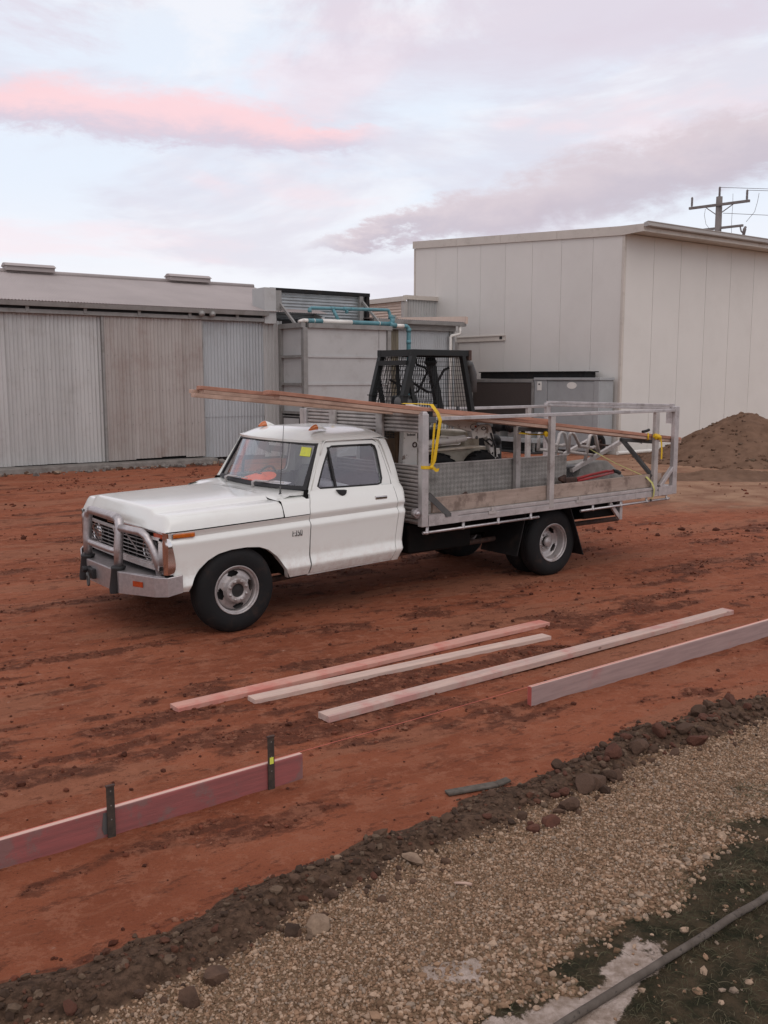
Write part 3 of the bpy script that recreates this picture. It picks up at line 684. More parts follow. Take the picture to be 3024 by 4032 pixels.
for a, b in ((-3.95, -2.66), (.74, 2.03)):
    mb = MB(); mb.box((a, ridge_y-.20, ridge_z+.03), (b, ridge_y+.2, ridge_z+.15)); mb.hexa([(a-.03, ridge_y-.26, ridge_z+.15), (b+.03, ridge_y-.26, ridge_z+.15), (b+.03, ridge_y+.26, ridge_z+.15), (a-.03, ridge_y+.26, ridge_z+.15), (a-.03, ridge_y-.05, ridge_z+.24), (b+.03, ridge_y-.05, ridge_z+.24), (b+.03, ridge_y+.05, ridge_z+.24), (a-.03, ridge_y+.05, ridge_z+.24)]); part('roof_vent', mb, M['roofsheet'], shed, bevel=.01)
mb = MB(); mb.box((1.62, -.18, 3.66), (1.98, .5, 4.62)); part('parapet_end', mb, M['coolpanel'], shed, bevel=.01)
mb = MB(); mb.box((1.985, -.16, 4.0), (2.16, .4, 4.56)); part('parapet_return', mb, M['frame'], shed)
mb = MB()
for xx in (-.28, .02):
    mb.lathe([(.0, -.08), (.06, -.06), (.085, 0), (.085, .02), (.0, .03)], (xx, -.28, 3.84), 'y', 14); mb.tube([(xx, -.26, 3.86), (xx, -.1, 3.90)], .012, 6)
part('flood_light', mb, M['frame'], shed)
solo('slab', MB().hexa([(-15, -.52, -.1), (.02, -.45, -.1), (.02, .1, -.1), (-15, .1, -.1), (-15, -.48, .13), (.02, -.42, .12), (.02, .1, .13), (-15, .1, .13)]), M['concrete'], 'broken concrete edge slab under the sliding door', 'slab', (-5, 0, 0), BF, bevel=.02, kind='structure')
mb = MB()
sx, sy = [], []
for i in range(260):
    u_ = rnd.uniform(-14, .3); v_ = -.55-abs(rnd.gauss(0, .22)); p = BF @ Vector((u_, v_, 0)); sx.append(p.x); sy.append(p.y)
sx, sy = np.array(sx), np.array(sy); ss = NR.gamma(1.6, 1, len(sx))*.02+.012
scatter('slab_rubble', np.stack([sx, sy, gz(sx, sy)+ss*.3], -1), np.minimum(ss, .1), [M['concrete'], GM[3], RM[0]], 'broken concrete bits along the slab edge', matw=[.6, .15, .25])

# ---- screen wall and lean-to to its right
scr = thing('screen_wall', 'corrugated zinc screen wall with black capping above the cool room box', 'screen', (3.6, .25, 3.6), BF)
mb = MB(); corr_h(mb, 2.17, 4.95, .22, 3.45, 4.56, .086, .016); part('corrugated_sheet', mb, M['zinc_strong'], scr)
mb = MB(); mb.box((1.99, .14, 4.56), (5.34, .30, 4.66)); mb.box((5.22, .15, 3.6), (5.33, .29, 4.555)); part('capping', mb, M['black'], scr)
mb = MB(); mb.box((4.95, .10, 3.5), (5.07, .24, 4.555)); mb.box((2.02, .08, 3.5), (2.14, .22, 4.555)); mb.box((5.1, .25, 3.6), (5.2, .29, 4.555)); part('post', mb, M['frame'], scr)
for a in (2.1, 5.03):
    mb = MB(); mb.bar((a, .08, 4.40), (a+.14, -.85, 3.55), .06, .06); part('brace', mb, M['frame'], scr)
lean = thing('lean_to', 'blue grey lean-to shed between the cool room box and the big cream building', 'shed', (7, 0, 0), BF)
x = 5.0
for w, mm in ((.62, 'khaki'), (.68, 'khaki'), (.66, 'zinc_blue'), (.66, 'zinc_blue'), (.66, 'zinc_blue')):
    mb = MB(); corr_v(mb, x, x+w, .02, .05, 3.66, .076, .006); part('wall_sheet', mb, M[mm], lean); x += w
mb = MB(); mb.box((8.28, -.02, 0), (8.42, .12, 3.64)); part('corner_post', mb, M['frame'], lean)
mb = MB(); mb.box((8.42, 0.02, 0), (8.52, 6, 3.7)); part('side_wall', mb, M['zinc_blue'], lean)
mb = MB(); mb.box((5.0, -.10, 3.64), (8.46, -.04, 3.80)); part('fascia_board', mb, M['frame'], lean)
mb = MB(); mb.box((5.2, -.26, 3.80), (8.76, -.12, 3.91)); part('gutter', mb, M['frame'], lean, bevel=.01)
P0, P1 = [], []
for i in range(int(3.6/.076*6)):
    xx = 5.1+i*.076/6; dz = .010*math.sin(2*math.pi*xx/.076); P0.append((xx, -.24, 3.925+dz)); P1.append((xx, 3.0, 4.02+dz))
mb = MB(); mb.grid([P0, P1]); part('roof', mb, M['roofsheet'], lean)
mb = MB(); mb.hexa([(8.70, -.30, 3.88), (8.78, -.30, 3.88), (8.78, 3.2, 4.0), (8.70, 3.2, 4.0), (8.70, -.30, 4.10), (8.78, -.30, 4.08), (8.78, 3.2, 4.24), (8.70, 3.2, 4.24)]); part('barge_board', mb, M['creamsheet'], lean)
mb = MB(); mb.tube([(8.55, -.19, 3.82), (8.55, -.19, 3.60), (8.53, -.18, 3.56), (8.26, -.12, 3.50), (8.24, -.11, 3.46), (8.24, -.11, .1)], .048, 12); part('downpipe', mb, M['pvc'], lean)
cre = thing('cream_shed', 'cream corrugated shed seen in the gap behind the lean-to', 'shed', (9, 4, 0), BF)
mb = MB(); corr_h(mb, 3.32, 9.0, 9.0, 2.5, 4.80, .10, .02, 6, 'y'); part('wall', mb, M['creamsheet'], cre)
mb = MB(); mb.box((8.93, 3.17, 2.5), (9.10, 3.31, 4.80)); part('corner_flashing', mb, M['gutter'], cre)
mb = MB(); mb.box((8.88, 3.12, 4.80), (9.0, 9, 4.96)); mb.box((9.0, 3.12, 4.86), (12, 3.3, 5.0)); part('fascia_board', mb, M['fascia'], cre)
mb = MB(); rib_v(mb, 9.12, 12, 3.24, 2.5, 4.86, .12, .05, .03); part('ribbed_wall', mb, M['zinc'], cre)

enc = thing('cool_room_box', 'grey panelled plant box with steel frame under the teal pipes', 'plant room', (3.6, -.6, 0), BF)
X0, X1, Y0 = 2.16, 5.06, -1.27
mb = MB()
levels = [(.05, 1.25), (1.30, 2.02), (2.06, 2.76), (2.80, 3.53)]
for z0, z1 in levels:
    mb = MB(); mb.box((X0+.14, Y0+.05, z0), (4.66, Y0+.10, z1)); part('wall_panel', mb, M['coolpanel'], enc, bevel=.004)
    mb = MB(); mb.box((4.675, Y0+.05, z0), (X1-.13, Y0+.10, z1)); part('wall_panel', mb, M['coolpanel'], enc, bevel=.004)
    if z0 > 1.2:
        mb = MB(); mb.box((X0+.05, Y0+.14, z0), (X0+.10, -.12, z1)); part('wall_panel', mb, M['coolpanel'], enc, bevel=.004)
mb = MB(); mb.box((X0+.11, Y0+.11, .05), (X1-.05, .0, 3.5)); part('box_core', mb, M['darkgap'], enc)
for z in (2.04, 2.78, 1.275):
    mb = MB(); mb.box((X0+.13, Y0+.02, z-.03), (X1-.12, Y0+.06, z+.022)); part('front_rail', mb, M['coolpanel'], enc)
    mb = MB(); mb.box((X0-.03, Y0+.13, z-.035), (X0+.06, -.03, z+.035)); part('side_rail', mb, M['frame'], enc)
mb = MB(); mb.box((X0, Y0, 0), (X0+.13, Y0+.13, 3.53)); part('corner_post', mb, M['frame'], enc)
mb = MB(); mb.box((X1-.12, Y0, 0), (X1, Y0+.12, 3.53)); part('corner_post', mb, M['frame'], enc)
mb = MB(); mb.box((X0-.04, -.14, 0), (X0+.08, -.02, 3.53)); part('corner_post', mb, M['frame'], enc)
mb = MB(); mb.box((X0+.15, Y0-.03, 3.53), (X1+.02, Y0+.10, 3.65)); part('top_beam', mb, M['frame'], enc)
mb = MB(); mb.box((X0-.05, Y0+.02, 3.53), (X0+.08, 0, 3.66)); part('top_beam', mb, M['frame'], enc)
mb = MB(); mb.box((X0+.08, Y0+.1, 3.5), (X1, .05, 3.55)); part('lid', mb, M['coolpanel'], enc)
mb = MB(); mb.box((X0-.02, Y0+.16, .05), (X0+.04, -.16, 1.19)); part('door_frame', mb, M['frame'], enc)
mb = MB(); mb.box((X0-.035, Y0+.24, .08), (X0-.015, -.24, 1.12)); part('door', mb, M['coolpanel'], enc)
mb = MB(); mb.box((X0-.028, Y0+.20, .06), (X0-.021, -.20, 1.16)); part('door_gap', mb, M['darkgap'], enc)
pp = thing('pipework', 'teal and white plastic pipework running over the grey plant box', 'pipes', (3.6, -1.2, 3.65), BF)
py = -1.20; pz = 3.715
for a, b, mm, r in ((2.20, 2.34, 'pvc', .052), (2.34, 2.80, 'teal', .058), (2.80, 3.76, 'pvc', .060), (3.76, 5.06, 'teal', .058), (5.26, 5.55, 'pvc', .060)):
    mb = MB(); mb.tube([(a, py, pz-(0 if a < 5 else .045)), (b, py, pz-(0 if a < 5 else .045))], r, 14); part('pipe', mb, M[mm], pp)
mb = MB(); mb.tube([(2.05, py, pz-.03), (2.2, py, pz)], [.03, .05], 12); part('pipe_end', mb, M['pvc'], pp)
mb = MB(); mb.tube([(5.04, py, pz), (5.27, py, pz-.045)], .078, 14); mb.tube([(5.16, py, pz-.02), (5.16, py, pz+.16)], .062, 14); part('tee_joint', mb, M['teal'], pp)
mb = MB(); mb.tube([(5.55, py, pz-.045), (5.66, py, pz-.05), (5.72, py, pz-.09), (5.74, py, pz-.18), (5.74, py, .2)], .062, 14); part('down_pipe', mb, M['teal'], pp)
mb = MB(); mb.tube([(5.74, py, 3.28), (5.74, py, 3.17)], .069, 14); mb.tube([(5.74, py, 3.62), (5.74, py, 3.50)], .072, 14); part('pipe_collar', mb, M['teal'], pp)
hz = 4.06; hy = -1.05
mb = MB(); mb.tube([(2.50, hy, hz-.11), (2.50, hy, hz-.02), (2.55, hy, hz), (5.06, hy, hz+.05), (5.13, hy, hz+.04), (5.16, hy, hz-.03), (5.16, hy-.1, pz+.12)], .046, 12); part('upper_pipe', mb, M['teal'], pp)
mb = MB(); mb.tube([(3.70, hy, hz+.02), (3.70, hy, hz-.10)], .048, 12); mb.tube([(2.5, hy, hz-.12), (2.5, hy, hz-.03)], .055, 12); mb.tube([(3.58, hy, hz+.021), (3.84, hy, hz+.026)], .056, 12); part('drop_outlet', mb, M['teal'], pp)
mb = MB(); mb.tube([(3.23, hy, hz+.01), (3.36, hy-.12, pz+.02)], .046, 12); mb.tube([(3.16, hy, hz+.014), (3.30, hy, hz+.016)], .054, 12); part('slanting_pipe', mb, M['teal'], pp)
mb = MB(); mb.tube([(5.165, hy-.05, 3.86), (5.165, hy-.06, 3.98)], .066, 14); mb.tube([(5.2, hy-.05, 3.9), (5.31, hy-.06, 3.92)], .02, 8); mb.tube([(5.31+.045*math.cos(t*.63), hy-.06, 3.92+.045*math.sin(t*.63)) for t in range(10)], .008, 6, closed=True); part('valve', mb, M['teal'], pp)
for xx in (2.53, 4.68):
    mb = MB(); mb.tube([(xx, py, pz), (xx+.018, py, pz)], .062, 12); part('pipe_clip', mb, M['pvc'], pp)

# ------------------------------------------------------------------ big cream panel building (frame RF: x along the right face, y along the left face)
bld = thing('panel_building', 'tall cream insulated-panel building with overhanging skillion roof on the right', 'building', (6, 3, 0), RF)
jx = [.045]+[1.29+1.262*i for i in range(13)]
for i in range(len(jx)-1):
    mb = MB(); mb.box((jx[i]+.006, -.03, 0), (jx[i+1]-.006, .05, 6.22)); part('wall_panel', mb, M['panel'], bld)
jy = [.045, 1.12, 2.345, 3.56, 4.75, 5.93, 7.09, 8.225, 9.36]
tz = lambda y: 6.17+.0635*y
for i in range(len(jy)-1):
    a, b = jy[i]+.005, jy[i+1]-.005
    mb = MB(); mb.hexa([(-.03, a, 0), (.05, a, 0), (.05, b, 0), (-.03, b, 0), (-.03, a, tz(a)), (.05, a, tz(a)), (.05, b, tz(b)), (-.03, b, tz(b))]); part('wall_panel', mb, M['panel'], bld)
mb = MB(); mb.box((.052, .052, 0), (16.2, 9.3, 6.1)); part('wall_core', mb, M['panel_gap'], bld)
part('corner_flashing', MB().box((-.05, -.05, 0), (.042, .042, 6.21)), M['fascia'], bld, bevel=.006); part('corner_flashing', MB().box((-.045, 9.36, 0), (.05, 9.44, tz(9.3))), M['fascia'], bld, bevel=.006)
# barge along the sloping top of the left face, in three lengths
for a, b in ((.06, 2.5), (2.51, 4.95), (4.96, 7.1), (7.11, 9.46)):
    mb = MB(); mb.hexa([(-.085, a, tz(a)), (-.031, a, tz(a)), (-.031, b, tz(b)), (-.085, b, tz(b)), (-.085, a, tz(a)+.25), (.3, a, tz(a)+.25), (.3, b, tz(b)+.25), (-.085, b, tz(b)+.25)]); part('barge_board', mb, M['fascia'], bld)
mb = MB(); mb.hexa([(-.09, -.72, 6.20), (-.03, -.72, 6.20), (-.03, .058, 6.17), (-.09, .058, 6.17), (-.09, -.72, 6.40), (-.03, -.72, 6.40), (-.03, .058, 6.425), (-.09, .058, 6.425)]); part('barge_board', mb, M['fascia'], bld)
mb = MB(); mb.hexa([(-.028, -.66, 6.22), (16.2, -.66, 6.22), (16.2, -.03, 6.23), (-.028, -.03, 6.23), (-.028, -.66, 6.26), (16.2, -.66, 6.26), (16.2, -.03, 6.27), (-.028, -.03, 6.27)]); part('soffit', mb, M['fascia'], bld)
mb = MB(); mb.box((-.028, -.715, 6.20), (16.2, -.66, 6.315)); part('fascia_board', mb, M['fascia'], bld)
mb = MB(); mb.prism([(-.72, 6.32), (-.85, 6.32), (-.87, 6.34), (-.87, 6.42), (-.885, 6.435), (-.885, 6.455), (-.84, 6.455), (-.72, 6.42)], lambda a, b: (-.09, a, b), lambda a, b: (16.2, a, b)); part('gutter', mb, M['gutter'], bld)
mb = MB(); mb.hexa([(.3, -.75, 6.33), (16.2, -.75, 6.33), (16.2, 9.45, 6.93), (.3, 9.45, 6.93), (.3, -.75, 6.36), (16.2, -.75, 6.36), (16.2, 9.45, 6.97), (.3, 9.45, 6.97)]); part('roof', mb, M['roofsheet'], bld)
mb = MB(); mb.tube([(-.2, -.16, .07), (9, -.16, .07)], .055, 12); part('base_pipe', mb, M['pvc'], bld)
mb = MB(); mb.box((-.075, 4.69, 3.40), (-.032, 7.05, 3.44)); mb.box((-.075, 4.69, 3.55), (-.032, 7.05, 3.58)); mb.box((-.05, 4.69, 3.43), (-.034, 7.05, 3.56)); part('channel_rail', mb, M['fascia'], bld)
mb = MB(); mb.box((-.09, 6.98, 2.9), (-.034, 7.10, 3.42)); part('rail_bracket', mb, M['gutter'], bld)
mb = MB(); mb.box((-.062, 4.83, 3.45), (-.048, 4.95, 3.54)); part('rail_hole', mb, M['darkgap'], bld)

# condenser beside it (sheds' frame)
con = thing('condenser_unit', 'grey refrigeration condenser with brown coil against the cream building', 'condenser', (10.0, -2.1, 0), BF)
cx0, cx1 = 9.72, 10.33
mb = MB(); mb.box((cx0+.05, -4.86, .1), (cx1, .55, 2.14)); part('cabinet', mb, M['cond'], con, bevel=.01)
mb = MB(); mb.box((cx0, -2.24, 2.07), (cx1, .6, 2.17)); mb.box((cx0-.015, -2.30, 0), (cx0+.06, -2.20, 2.07)); mb.box((cx0-.015, .5, 0), (cx0+.06, .6, 2.07)); part('coil_frame', mb, M['frame'], con, bevel=.006)
mb = MB(); mb.box((cx0+.02, -2.19, .80), (cx0+.055, .49, 2.06)); part('coil', mb, M['coil'], con)
mb = MB(); mb.box((cx0-.02, -2.3, .66), (cx0+.05, .6, .80)); part('base_rail', mb, M['frame'], con)
mb = MB(); mb.box((cx0+.03, -2.19, .0), (cx0+.048, .49, .655)); mb.box((8.6, -3.4, -.02), (cx0+.03, .6, .035)); part('bay_shade_sheet', mb, M['darkgap'], con)  # near-black sheet and floor plate added to stand in for shade under the coil
mb = MB(); mb.box((cx0-.03, -4.90, 2.14), (cx1, -2.31, 2.215)); part('cabinet_lid', mb, M['cond'], con, bevel=.008)
mb = MB(); mb.box((cx0+.0, -2.84, .2), (cx0+.048, -2.32, 2.13)); part('control_panel', mb, M['cond'], con, bevel=.006)
mb = MB(); mb.box((cx0-.01, -4.86, .2), (cx0+.048, -4.68, 2.13)); part('end_panel', mb, M['cond'], con, bevel=.006)
mb = MB(); mb.box((cx0+.01, -4.66, .25), (cx0+.046, -2.86, 2.10)); part('access_door', mb, M['cond'], con, bevel=.008)
mb = MB(); mb.box((cx0+.1, -4.22, 2.18), (cx1-.05, .22, 2.37)); part('fan_plenum', mb, M['black'], con)
mb = MB(); mb.box((cx0+.05, -4.30, 2.37), (cx1, .26, 2.40)); part('plenum_lid', mb, M['black'], con)
mb = MB(); mb.prism([(-3.82+.19*math.cos(t*.314), 1.99+.10*math.sin(t*.314)) for t in range(20)], lambda a, b: (cx0+.012, a, b), lambda a, b: (cx0+.004, a, b)); part('oval_label', mb, M['pvc'], con)
mb = MB(); mb.box((cx0-.012, -2.62, 1.83), (cx0+.002, -2.44, 2.10)); part('isolator_switch', mb, M['pvc'], con, bevel=.01)
mb = MB(); mb.box((cx0-.02, -2.56, 2.0), (cx0-.012, -2.50, 2.04)); part('switch_knob', mb, M['darkgap'], con)
# low plant junk in front of it, seen through the load
jk = thing('pump_set', 'dark pump and motors on a grey stand in front of the condenser', 'pump', (9.2, -2.0, 0), BF)
mb = MB(); mb.box((8.9, -3.1, .3), (9.5, -1.0, .42)); part('stand', mb, M['cond'], jk, bevel=.01)
for k, yy in enumerate((-2.6, -2.05, -1.5)):
    mb = MB(); mb.lathe([(0, -.28), (.17, -.26), (.19, -.2), (.19, .2), (.16, .27), (0, .28)], (9.2, yy, .75), 'x', 20); part('motor', mb, M['black'], jk)
    mb = MB(); mb.box((9.0, yy-.1, .42), (9.4, yy+.1, .62)); part('motor_foot', mb, M['frame'], jk)
mb = MB(); mb.box((8.95, -3.1, 0), (9.0, -3.05, .3)); mb.box((8.95, -1.05, 0), (9.0, -1.0, .3)); mb.box((9.4, -3.1, 0), (9.45, -3.05, .3)); part('leg', mb, M['frame'], jk)

# ------------------------------------------------------------------ power pole far behind
pole = thing('power_pole', 'grey power pole with two crossarms rising behind the building roof', 'power pole', (13.4, 39.8, 0))
mb = MB(); mb.tube([(13.40, 39.8, 0), (13.36, 39.8, 9.35)], [.17, .125], 12); part('pole', mb, M['pole'], pole)
mb = MB(); mb.bar((12.46, 40.72, 9.05), (14.16, 38.68, 9.0), .10, .10); part('crossarm', mb, M['pole'], pole, bevel=.01)
mb = MB(); mb.bar((12.86, 40.42, 8.15), (14.06, 38.98, 8.12), .09, .09); part('crossarm', mb, M['pole'], pole, bevel=.01)
mb = MB(); mb.bar((13.36, 39.68, 8.55), (12.92, 40.12, 9.0), .03, .03); mb.bar((13.42, 39.62, 8.72), (13.72, 39.2, 8.97), .03, .03); part('arm_brace', mb, M['pole'], pole)
ips = [(12.53, 40.62, 9.10), (13.36, 39.8, 9.35), (14.08, 38.76, 9.05)]
for p in ips:
    mb = MB(); prof = [(0, 0)]
    for i in range(7): prof += [(.036, .02+i*.05), (.055, .035+i*.05), (.036, .05+i*.05)]
    mb.lathe(prof+[(.03, .38), (0, .39)], p, 'z', 10); part('insulator', mb, M['insul'], pole)
for p, s_ in (((12.98, 40.25, 8.10), 1), ((13.98, 39.05, 8.07), 1)):
    mb = MB(); mb.tube([p, (p[0]+.03, p[1]-.03, p[2]-.16), (p[0]+.10, p[1]-.1, p[2]-.26)], .03, 8); mb.tube([(p[0]+.10, p[1]-.1, p[2]-.35), (p[0]+.13, p[1]-.1, p[2]-.1), (p[0]+.18, p[1]-.1, p[2]+.0)], [.05, .06, .045], 10); mb.tube([(p[0]+.2, p[1]-.1, p[2]-.1), (p[0]+.14, p[1]-.1, p[2]-.38)], .012, 6); part('fuse_switch', mb, M['insul'], pole)
def wire(p, q, sag, name='wire'):
    pts = [(p[0]+(q[0]-p[0])*t/14, p[1]+(q[1]-p[1])*t/14, p[2]+(q[2]-p[2])*t/14-sag*4*(t/14)*(1-t/14)) for t in range(15)]
    return MB().tube(pts, .010, 5)
far = Vector((55, 30, 8.2))
for i, p in enumerate(ips):
    t_ = (p[0], p[1], p[2]+.36); q = (far.x+(p[0]-13.4)*1.0, far.y+(p[1]-39.8)*1.2, far.z+p[2]-9.2)
    if i != 0: part('wire', wire(t_, q, .5), M['insul'], pole)
part('wire', wire((13.5, 39.7, 8.7), (55, 30, 7.0), .5), M['insul'], pole)
part('jumper_wire', MB().tube([(14.5, 38.65, 9.28), (14.48, 38.7, 9.0), (14.4, 38.75, 8.6), (14.14, 38.9, 8.24)], .009, 5), M['insul'], pole)
part('jumper_wire', MB().tube([(13.85, 39.68, 9.45), (13.8, 39.5, 9.0), (13.75, 39.4, 8.4), (13.77, 39.4, 7.8)], .008, 5), M['insul'], pole)
part('jumper_wire', MB().tube([(12.95, 40.2, 8.95), (12.92, 40.2, 8.7), (13.0, 40.2, 8.35), (13.12, 40.1, 8.15)], .008, 5), M['insul'], pole)

# ------------------------------------------------------------------ heap of soil in front of the right face
def heap(name, c, rx, ry, h, label, seed, n=90):
    mb = MB(); P = []; k = 150
    for i in range(n+1):
        row = []; t = i/n
        for j in range(k):
            a = 2*math.pi*j/k; row.append((t*math.cos(a), t*math.sin(a), t, a))
        P.append(row)
    A = np.array(P); X = c[0]+A[..., 0]*rx; Y = c[1]+A[..., 1]*ry; t = A[..., 2]
    prof = np.where(t < .18, 1-1.3*t*t/.36*.6, 0); 
    prof = np.interp(t, [0, .06, .14, .3, .5, .7, .85, .95, 1], [1, .985, .93, .75, .50, .26, .10, .025, -.05])
    Z = h*prof*(1+.16*(fbm(X*.8+seed, Y*.8, 3)-.5))+.26*(fbm(X*1.9+seed, Y*1.9, 4)-.5)*np.clip(t*4, .2, 1)*(1-t)+.11*(fbm(X*6, Y*6+seed, 4)-.45)*(1-t**3)
    rows = [[(X[i, j % k], Y[i, j % k], Z[i, j % k]) for j in range(k+1)] for i in range(n+1)]
    mb.grid(rows, True); o = solo(name, mb, M['mound'], label, 'soil heap', (c[0], c[1], 0)); return o
heap('soil_heap', (9.75, 26.0), 2.95, 2.7, 1.26, 'tall brown heap of soil in front of the cream building', 4)
heap('soil_heap', (7.6, 21.5), 2.6, .9, .16, 'low scraped windrow of brown soil at the foot of the big heap', 9, 40)
def wh(n, c, rx, ry):
    a = NR.uniform(0, 6.28, n); r = np.sqrt(NR.rand(n))*1.05; return c[0]+np.cos(a)*r*rx, c[1]+np.sin(a)*r*ry, r
hx, hy_, hr = wh(1100, (9.75, 26.0), 2.95, 2.7)
hz_ = 1.26*np.interp(hr, [0, .06, .14, .3, .5, .7, .85, .95, 1, 1.1], [1, .985, .93, .75, .50, .26, .10, .025, 0, 0])
hs = np.minimum(NR.gamma(1.5, 1, len(hx))*.016+.010, .085)
scatter('heap_clods', np.stack([hx, hy_, hz_], -1), hs, [M['mound'], RM[0], RM[2]], 'clods lying on the soil heap', matw=[.6, .25, .15])
# ------------------------------------------------------------------ the truck (frame TF)
truck = thing('flatbed_truck', 'old white single-cab truck with silver tray, rail cage and alloy bull bar', 'truck', (1.8, 0, 0), TF)
belt = lambda x: 1.0+.033*(x-1.2)
PR = [(-.70, .075), (-.575, .055), (-.50, .012), (-.478, 0), (-.462, -.002), (-.43, .012), (-.38, .026), (-.25, .014), (-.14, .001), (-.108, -.006), (-.09, -.004), (-.055, .022), (-.03, .012), (-.008, 0), (.0, -.003), (.02, .002), (.10, .038), (.19, .098), (.30, .128), (.64, .235)]
PRz = [p[0] for p in PR]; PRi = [p[1] for p in PR]
def inset(x, z):
    i = float(np.interp(z-belt(x), PRz, PRi))
    if x < -.35: i += .035*((-.35-x)/.33)**2
    return i
def sy(x, z, s): return s*(1.0-inset(x, z))     # s=-1: the side towards the camera
up_y = lambda z: .90-max(0, z-1.19)/.43*.13
ARCH = [(-.458, .42), (-.452, .456), (-.415, .53), (-.361, .604), (-.282, .672), (-.183, .72), (-.063, .743), (.085, .749), (.222, .737), (.312, .703), (.396, .637), (.452, .568), (.50, .49), (.531, .42)]
AX = [p[0] for p in ARCH]; AZ = [p[1] for p in ARCH]
bot = lambda x: .425+.0*(x)
ZL = [-.60, -.575, -.54, -.50, -.478, -.465, -.445, -.42, -.38, -.31, -.25, -.19, -.14, -.115, -.10, -.085, -.07, -.055, -.04, -.03, -.018, -.008, -.003]
def side_sheet(xs, s, ztop=None, lo=None, rels=ZL, thick=.0):
    P = []
    for x in xs:
        col = []; zb = lo(x)
        for r_ in rels:
            z = max(belt(x)+r_, zb); col.append((x, sy(x, z, s), z))
        P.append(col)
    return P
def clean_grid(mb, P, flip):
    """grid that drops squashed quads"""
    base = len(mb.v); r = len(P); c = len(P[0]); mb.v.extend([tuple(p) for row in P for p in row])
    for i in range(r-1):
        for j in range(c-1):
            a, b, c2, d = base+i*c+j, base+i*c+j+1, base+(i+1)*c+j+1, base+(i+1)*c+j
            e1 = abs(mb.v[a][2]-mb.v[b][2]) > 1e-5; e2 = abs(mb.v[d][2]-mb.v[c2][2]) > 1e-5
            if not e1 and not e2: continue
            f = (a, b, c2, d) if e1 and e2 else ((a, c2, d) if not e1 else (a, b, d))
            mb.f.append(f[::-1] if flip else f); mb.sm.append(True)
def seam_f(z): return float(np.interp(z, [.40, .43, .52, .894, .985, 1.05, 1.165, 1.19, 1.419, 1.616], [.756, .756, .757, .75, .745, .757, .80, .815, .937, 1.05]))
def seam_r(z): return float(np.interp(z, [.42, .456, .55, .916, 1.02, 1.2, 1.274, 1.45, 1.555, 1.60, 1.625], [1.706, 1.714, 1.735, 1.766, 1.757, 1.752, 1.744, 1.708, 1.683, 1.655, 1.61]))
